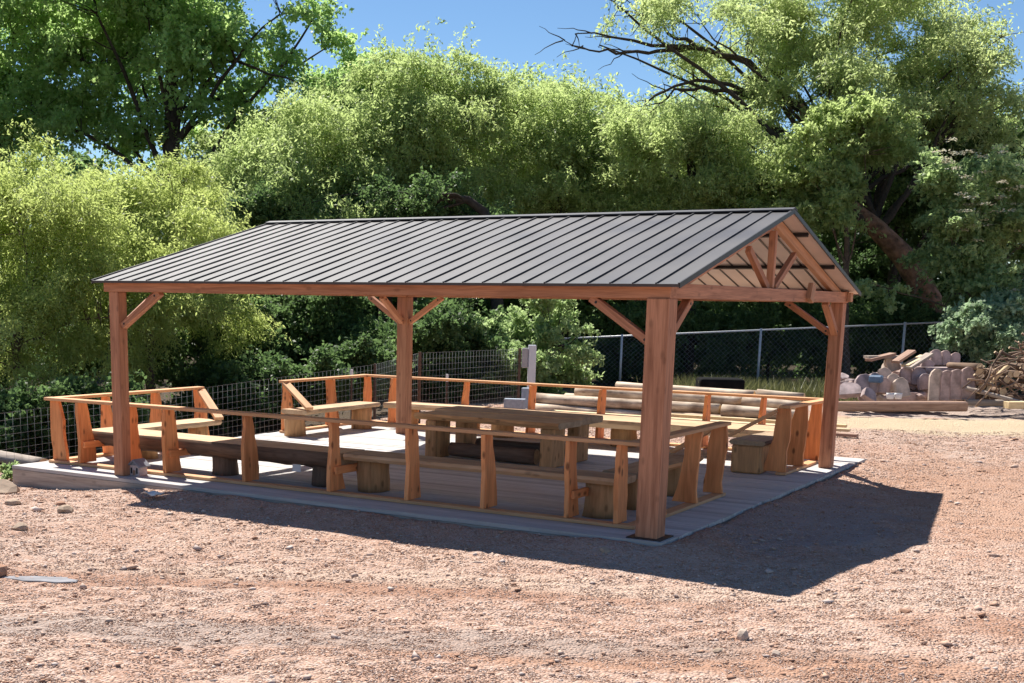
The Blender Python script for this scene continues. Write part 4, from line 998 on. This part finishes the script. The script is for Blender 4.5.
# mid-right shrubs
tree('elder_shrub', ground_at(850, 35), lobes_px(35, [(830, 150, 45, 40), (870, 130, 40, 35), (800, 185, 50, 40), (825, 205, 38, 32), (780, 220, 40, 30)], 1, 7), 'light', 'bright green shrub crown right of the ridge end, below the willow', 'tree', top_at(845, 220, 35), .12, 3600, 15, .45, .12, .06, 107, 'trunk', TG, 60, droop=.25, shell=.35, gap=.35)
tree('elder_shrub', ground_at(985, 33), lobes_px(33, [(975, 215, 50, 45), (1010, 250, 50, 50), (952, 245, 32, 30), (1000, 190, 45, 35), (990, 290, 40, 35), (940, 200, 35, 30), (925, 235, 24, 20), (880, 285, 24, 22), (955, 300, 22, 20)], 1, 8), 'elder', 'elder shrub dotted with cream flower heads at the right edge', 'shrub', top_at(985, 270, 33), .12, 4200, 14, .4, .12, .065, 108, 'trunk', TG, 60, flowers=80, droop=.2, shell=.4, gap=.3)
tree('elder_shrub', ground_at(885, 39.5), lobes_px(39.5, [(900, 165, 60, 45), (960, 160, 55, 45), (1020, 170, 50, 50), (880, 215, 60, 45)], 1, 9), 'dark', 'dark green tree between the willow crown and the flowering elder', 'tree', top_at(900, 230, 39.5), .2, 3800, 14, .5, .12, .07, 109, 'trunk_dark', TG, 60, droop=.2, shell=.35, gap=.3)
tree('blue_green_bush', ground_at(1000, 30.8), lobes_px(30.8, [(985, 318, 36, 26), (1025, 305, 36, 30), (955, 328, 24, 18), (1010, 338, 36, 18)], .5, 11), 'blue', 'blue-green bush hanging over the fence above the brush heap', 'bush', top_at(1005, 345, 30.8), .07, 1900, 12, .35, .12, .065, 121, 'trunk', TG, 40, droop=.15, shell=.5)
# understorey bushes
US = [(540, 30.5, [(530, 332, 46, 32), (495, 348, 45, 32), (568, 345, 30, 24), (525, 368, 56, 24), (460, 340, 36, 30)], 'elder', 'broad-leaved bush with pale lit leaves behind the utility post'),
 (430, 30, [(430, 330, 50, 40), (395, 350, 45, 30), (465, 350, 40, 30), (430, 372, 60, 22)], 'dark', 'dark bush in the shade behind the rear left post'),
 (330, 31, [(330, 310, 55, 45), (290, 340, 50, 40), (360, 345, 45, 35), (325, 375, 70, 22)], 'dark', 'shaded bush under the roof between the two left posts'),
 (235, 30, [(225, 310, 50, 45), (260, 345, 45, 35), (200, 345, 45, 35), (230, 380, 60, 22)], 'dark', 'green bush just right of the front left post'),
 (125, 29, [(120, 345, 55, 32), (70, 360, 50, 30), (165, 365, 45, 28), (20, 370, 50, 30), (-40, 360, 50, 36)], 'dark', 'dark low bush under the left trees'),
 (30, 22.5, [(20, 425, 45, 30), (75, 415, 45, 28), (-35, 430, 45, 36), (115, 408, 35, 24)], 'dark', 'added dark brush darkening the dip behind the wire fence at the left edge'),  # added to cover sunlit ground, its dark leaves stand in for shade
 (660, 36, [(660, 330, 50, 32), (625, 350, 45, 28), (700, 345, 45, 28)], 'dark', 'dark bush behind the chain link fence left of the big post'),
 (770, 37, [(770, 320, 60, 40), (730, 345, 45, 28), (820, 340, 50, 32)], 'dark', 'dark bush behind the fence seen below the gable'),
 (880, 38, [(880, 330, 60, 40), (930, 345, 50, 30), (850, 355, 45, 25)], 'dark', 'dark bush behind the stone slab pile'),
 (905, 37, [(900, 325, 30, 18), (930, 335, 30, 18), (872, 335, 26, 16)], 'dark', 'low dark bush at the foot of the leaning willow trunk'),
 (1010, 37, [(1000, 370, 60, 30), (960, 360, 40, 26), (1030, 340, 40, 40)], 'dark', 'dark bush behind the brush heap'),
 (300, 27, [(270, 385, 40, 18), (330, 378, 40, 20), (370, 365, 30, 24), (220, 395, 40, 20)], 'dark', 'added low dark brush hiding lit ground behind the wire fence between the left posts')]  # added so the bright far ground reads dark
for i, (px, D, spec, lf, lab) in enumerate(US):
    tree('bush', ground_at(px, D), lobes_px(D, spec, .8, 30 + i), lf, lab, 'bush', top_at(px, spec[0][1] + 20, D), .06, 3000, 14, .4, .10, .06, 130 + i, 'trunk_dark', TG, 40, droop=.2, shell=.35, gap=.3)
# dense dark trees far behind that close the view under the crowns
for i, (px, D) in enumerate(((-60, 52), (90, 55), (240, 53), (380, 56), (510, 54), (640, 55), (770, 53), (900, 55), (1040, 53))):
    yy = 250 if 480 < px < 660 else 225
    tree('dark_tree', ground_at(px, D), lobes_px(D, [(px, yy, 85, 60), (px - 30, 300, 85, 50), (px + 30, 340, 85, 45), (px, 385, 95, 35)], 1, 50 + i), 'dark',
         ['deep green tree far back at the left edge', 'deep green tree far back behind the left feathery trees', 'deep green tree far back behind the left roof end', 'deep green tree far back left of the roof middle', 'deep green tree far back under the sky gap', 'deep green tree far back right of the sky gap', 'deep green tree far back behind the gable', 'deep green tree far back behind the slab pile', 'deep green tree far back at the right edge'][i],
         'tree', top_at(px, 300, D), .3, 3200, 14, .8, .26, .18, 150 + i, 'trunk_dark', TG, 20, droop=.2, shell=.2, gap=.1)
# dry grass tufts by the fence, green weeds by the deck corner
def tufts(name, pts, n, h, leaf, label, seed, cat=None):
    R = np.random.RandomState(seed); V = []; base = np.array(pts)[R.choice(len(pts), n)] + R.normal(0, 1, (n, 3)) * np.array([.35, .35, 0])
    hh = h * R.uniform(.4, 1.2, n); lean = R.normal(0, .35, (n, 2)) * hh[:, None]; a = R.uniform(0, 6.28, n); w = np.stack([np.cos(a), np.sin(a), 0 * a], 1) * .008
    tip = base + np.stack([lean[:, 0], lean[:, 1], hh], 1); mid = base + np.stack([lean[:, 0] * .35, lean[:, 1] * .35, hh * .55], 1)
    v = np.stack([base - w, base + w, mid + w, mid - w, mid - w, mid + w, tip + w * .1, tip - w * .1], 1).reshape(-1, 3)
    o = link(name, mesh_np(name, v, np.arange(len(v)).reshape(-1, 4), LM[leaf], attr=np.repeat(R.rand(n), 8)))
    o['label'] = label; o['kind'] = 'stuff'
pts = []
for px in range(690, 850, 8):
    for D in (29.5, 30.5, 31.5): p = ground_at(px, D); pts.append((p.x, p.y, p.z))
tufts('dry_grass', pts, 6000, .56, 'straw', 'dry straw-green grass growing before the chain link fence', 1)
pts = [tuple(gl(px, py, -.02)) for px, py in ((10, 474), (20, 478), (26, 482), (2, 480), (14, 470), (24, 474))]
R0 = np.random.RandomState(8)
tree('weed', Vector(pts[1]), [((p[0], p[1], p[2] + .06), (.14, .12, .08)) for p in pts], 'elder', 'low green weed at the left corner of the deck', 'weed', (pts[1][0], pts[1][1], pts[1][2] + .1), .01, 160, 10, .1, .05, .03, 9, 'trunk', None, 4, droop=.1)

# ------------------------------------------------------------------ light
SD = Vector((.572, -.38, -1.0)).normalized()
el = math.asin(-SD.z); rot = math.atan2(-SD.x, -SD.y)
sun = bpy.data.lights.new('sun', 'SUN'); sun.energy = 5.0; sun.angle = math.radians(.53); sun.color = (1, .95, .87)
so = bpy.data.objects.new('sun', sun); C.objects.link(so); so.rotation_euler = SD.to_track_quat('-Z', 'Y').to_euler(); so.location = (-20, 10, 40)
w = bpy.data.worlds.new('World'); sc.world = w; w.use_nodes = True
nt = w.node_tree; bg = nt.nodes['Background']; sky = nt.nodes.new('ShaderNodeTexSky'); sky.sky_type = 'NISHITA'; sky.sun_disc = False
sky.sun_elevation = el; sky.sun_rotation = rot; sky.air_density = 1.0; sky.dust_density = 0.0; sky.ozone_density = 7.0; sky.altitude = 1200
hs_ = N(nt, 'ShaderNodeHueSaturation'); hs_.inputs['Saturation'].default_value = 1.06; nt.links.new(sky.outputs[0], hs_.inputs['Color']); nt.links.new(mixc(nt, hs_.outputs[0], (1.10, 1.0, .90), 1.0, 'MULTIPLY'), bg.inputs[0]); bg.inputs[1].default_value = .076
sc.view_settings.view_transform = 'Standard'; sc.view_settings.look = 'None'; sc.view_settings.exposure = .82; sc.view_settings.gamma = 1
sc.render.engine = 'CYCLES'
cy = sc.cycles; cy.max_bounces = 7; cy.diffuse_bounces = 4; cy.glossy_bounces = 2; cy.transmission_bounces = 4; cy.transparent_max_bounces = 4
cy.use_denoising = True; cy.caustics_reflective = False; cy.caustics_refractive = False
try: cy.denoiser = 'OPENIMAGEDENOISE'
except Exception: pass
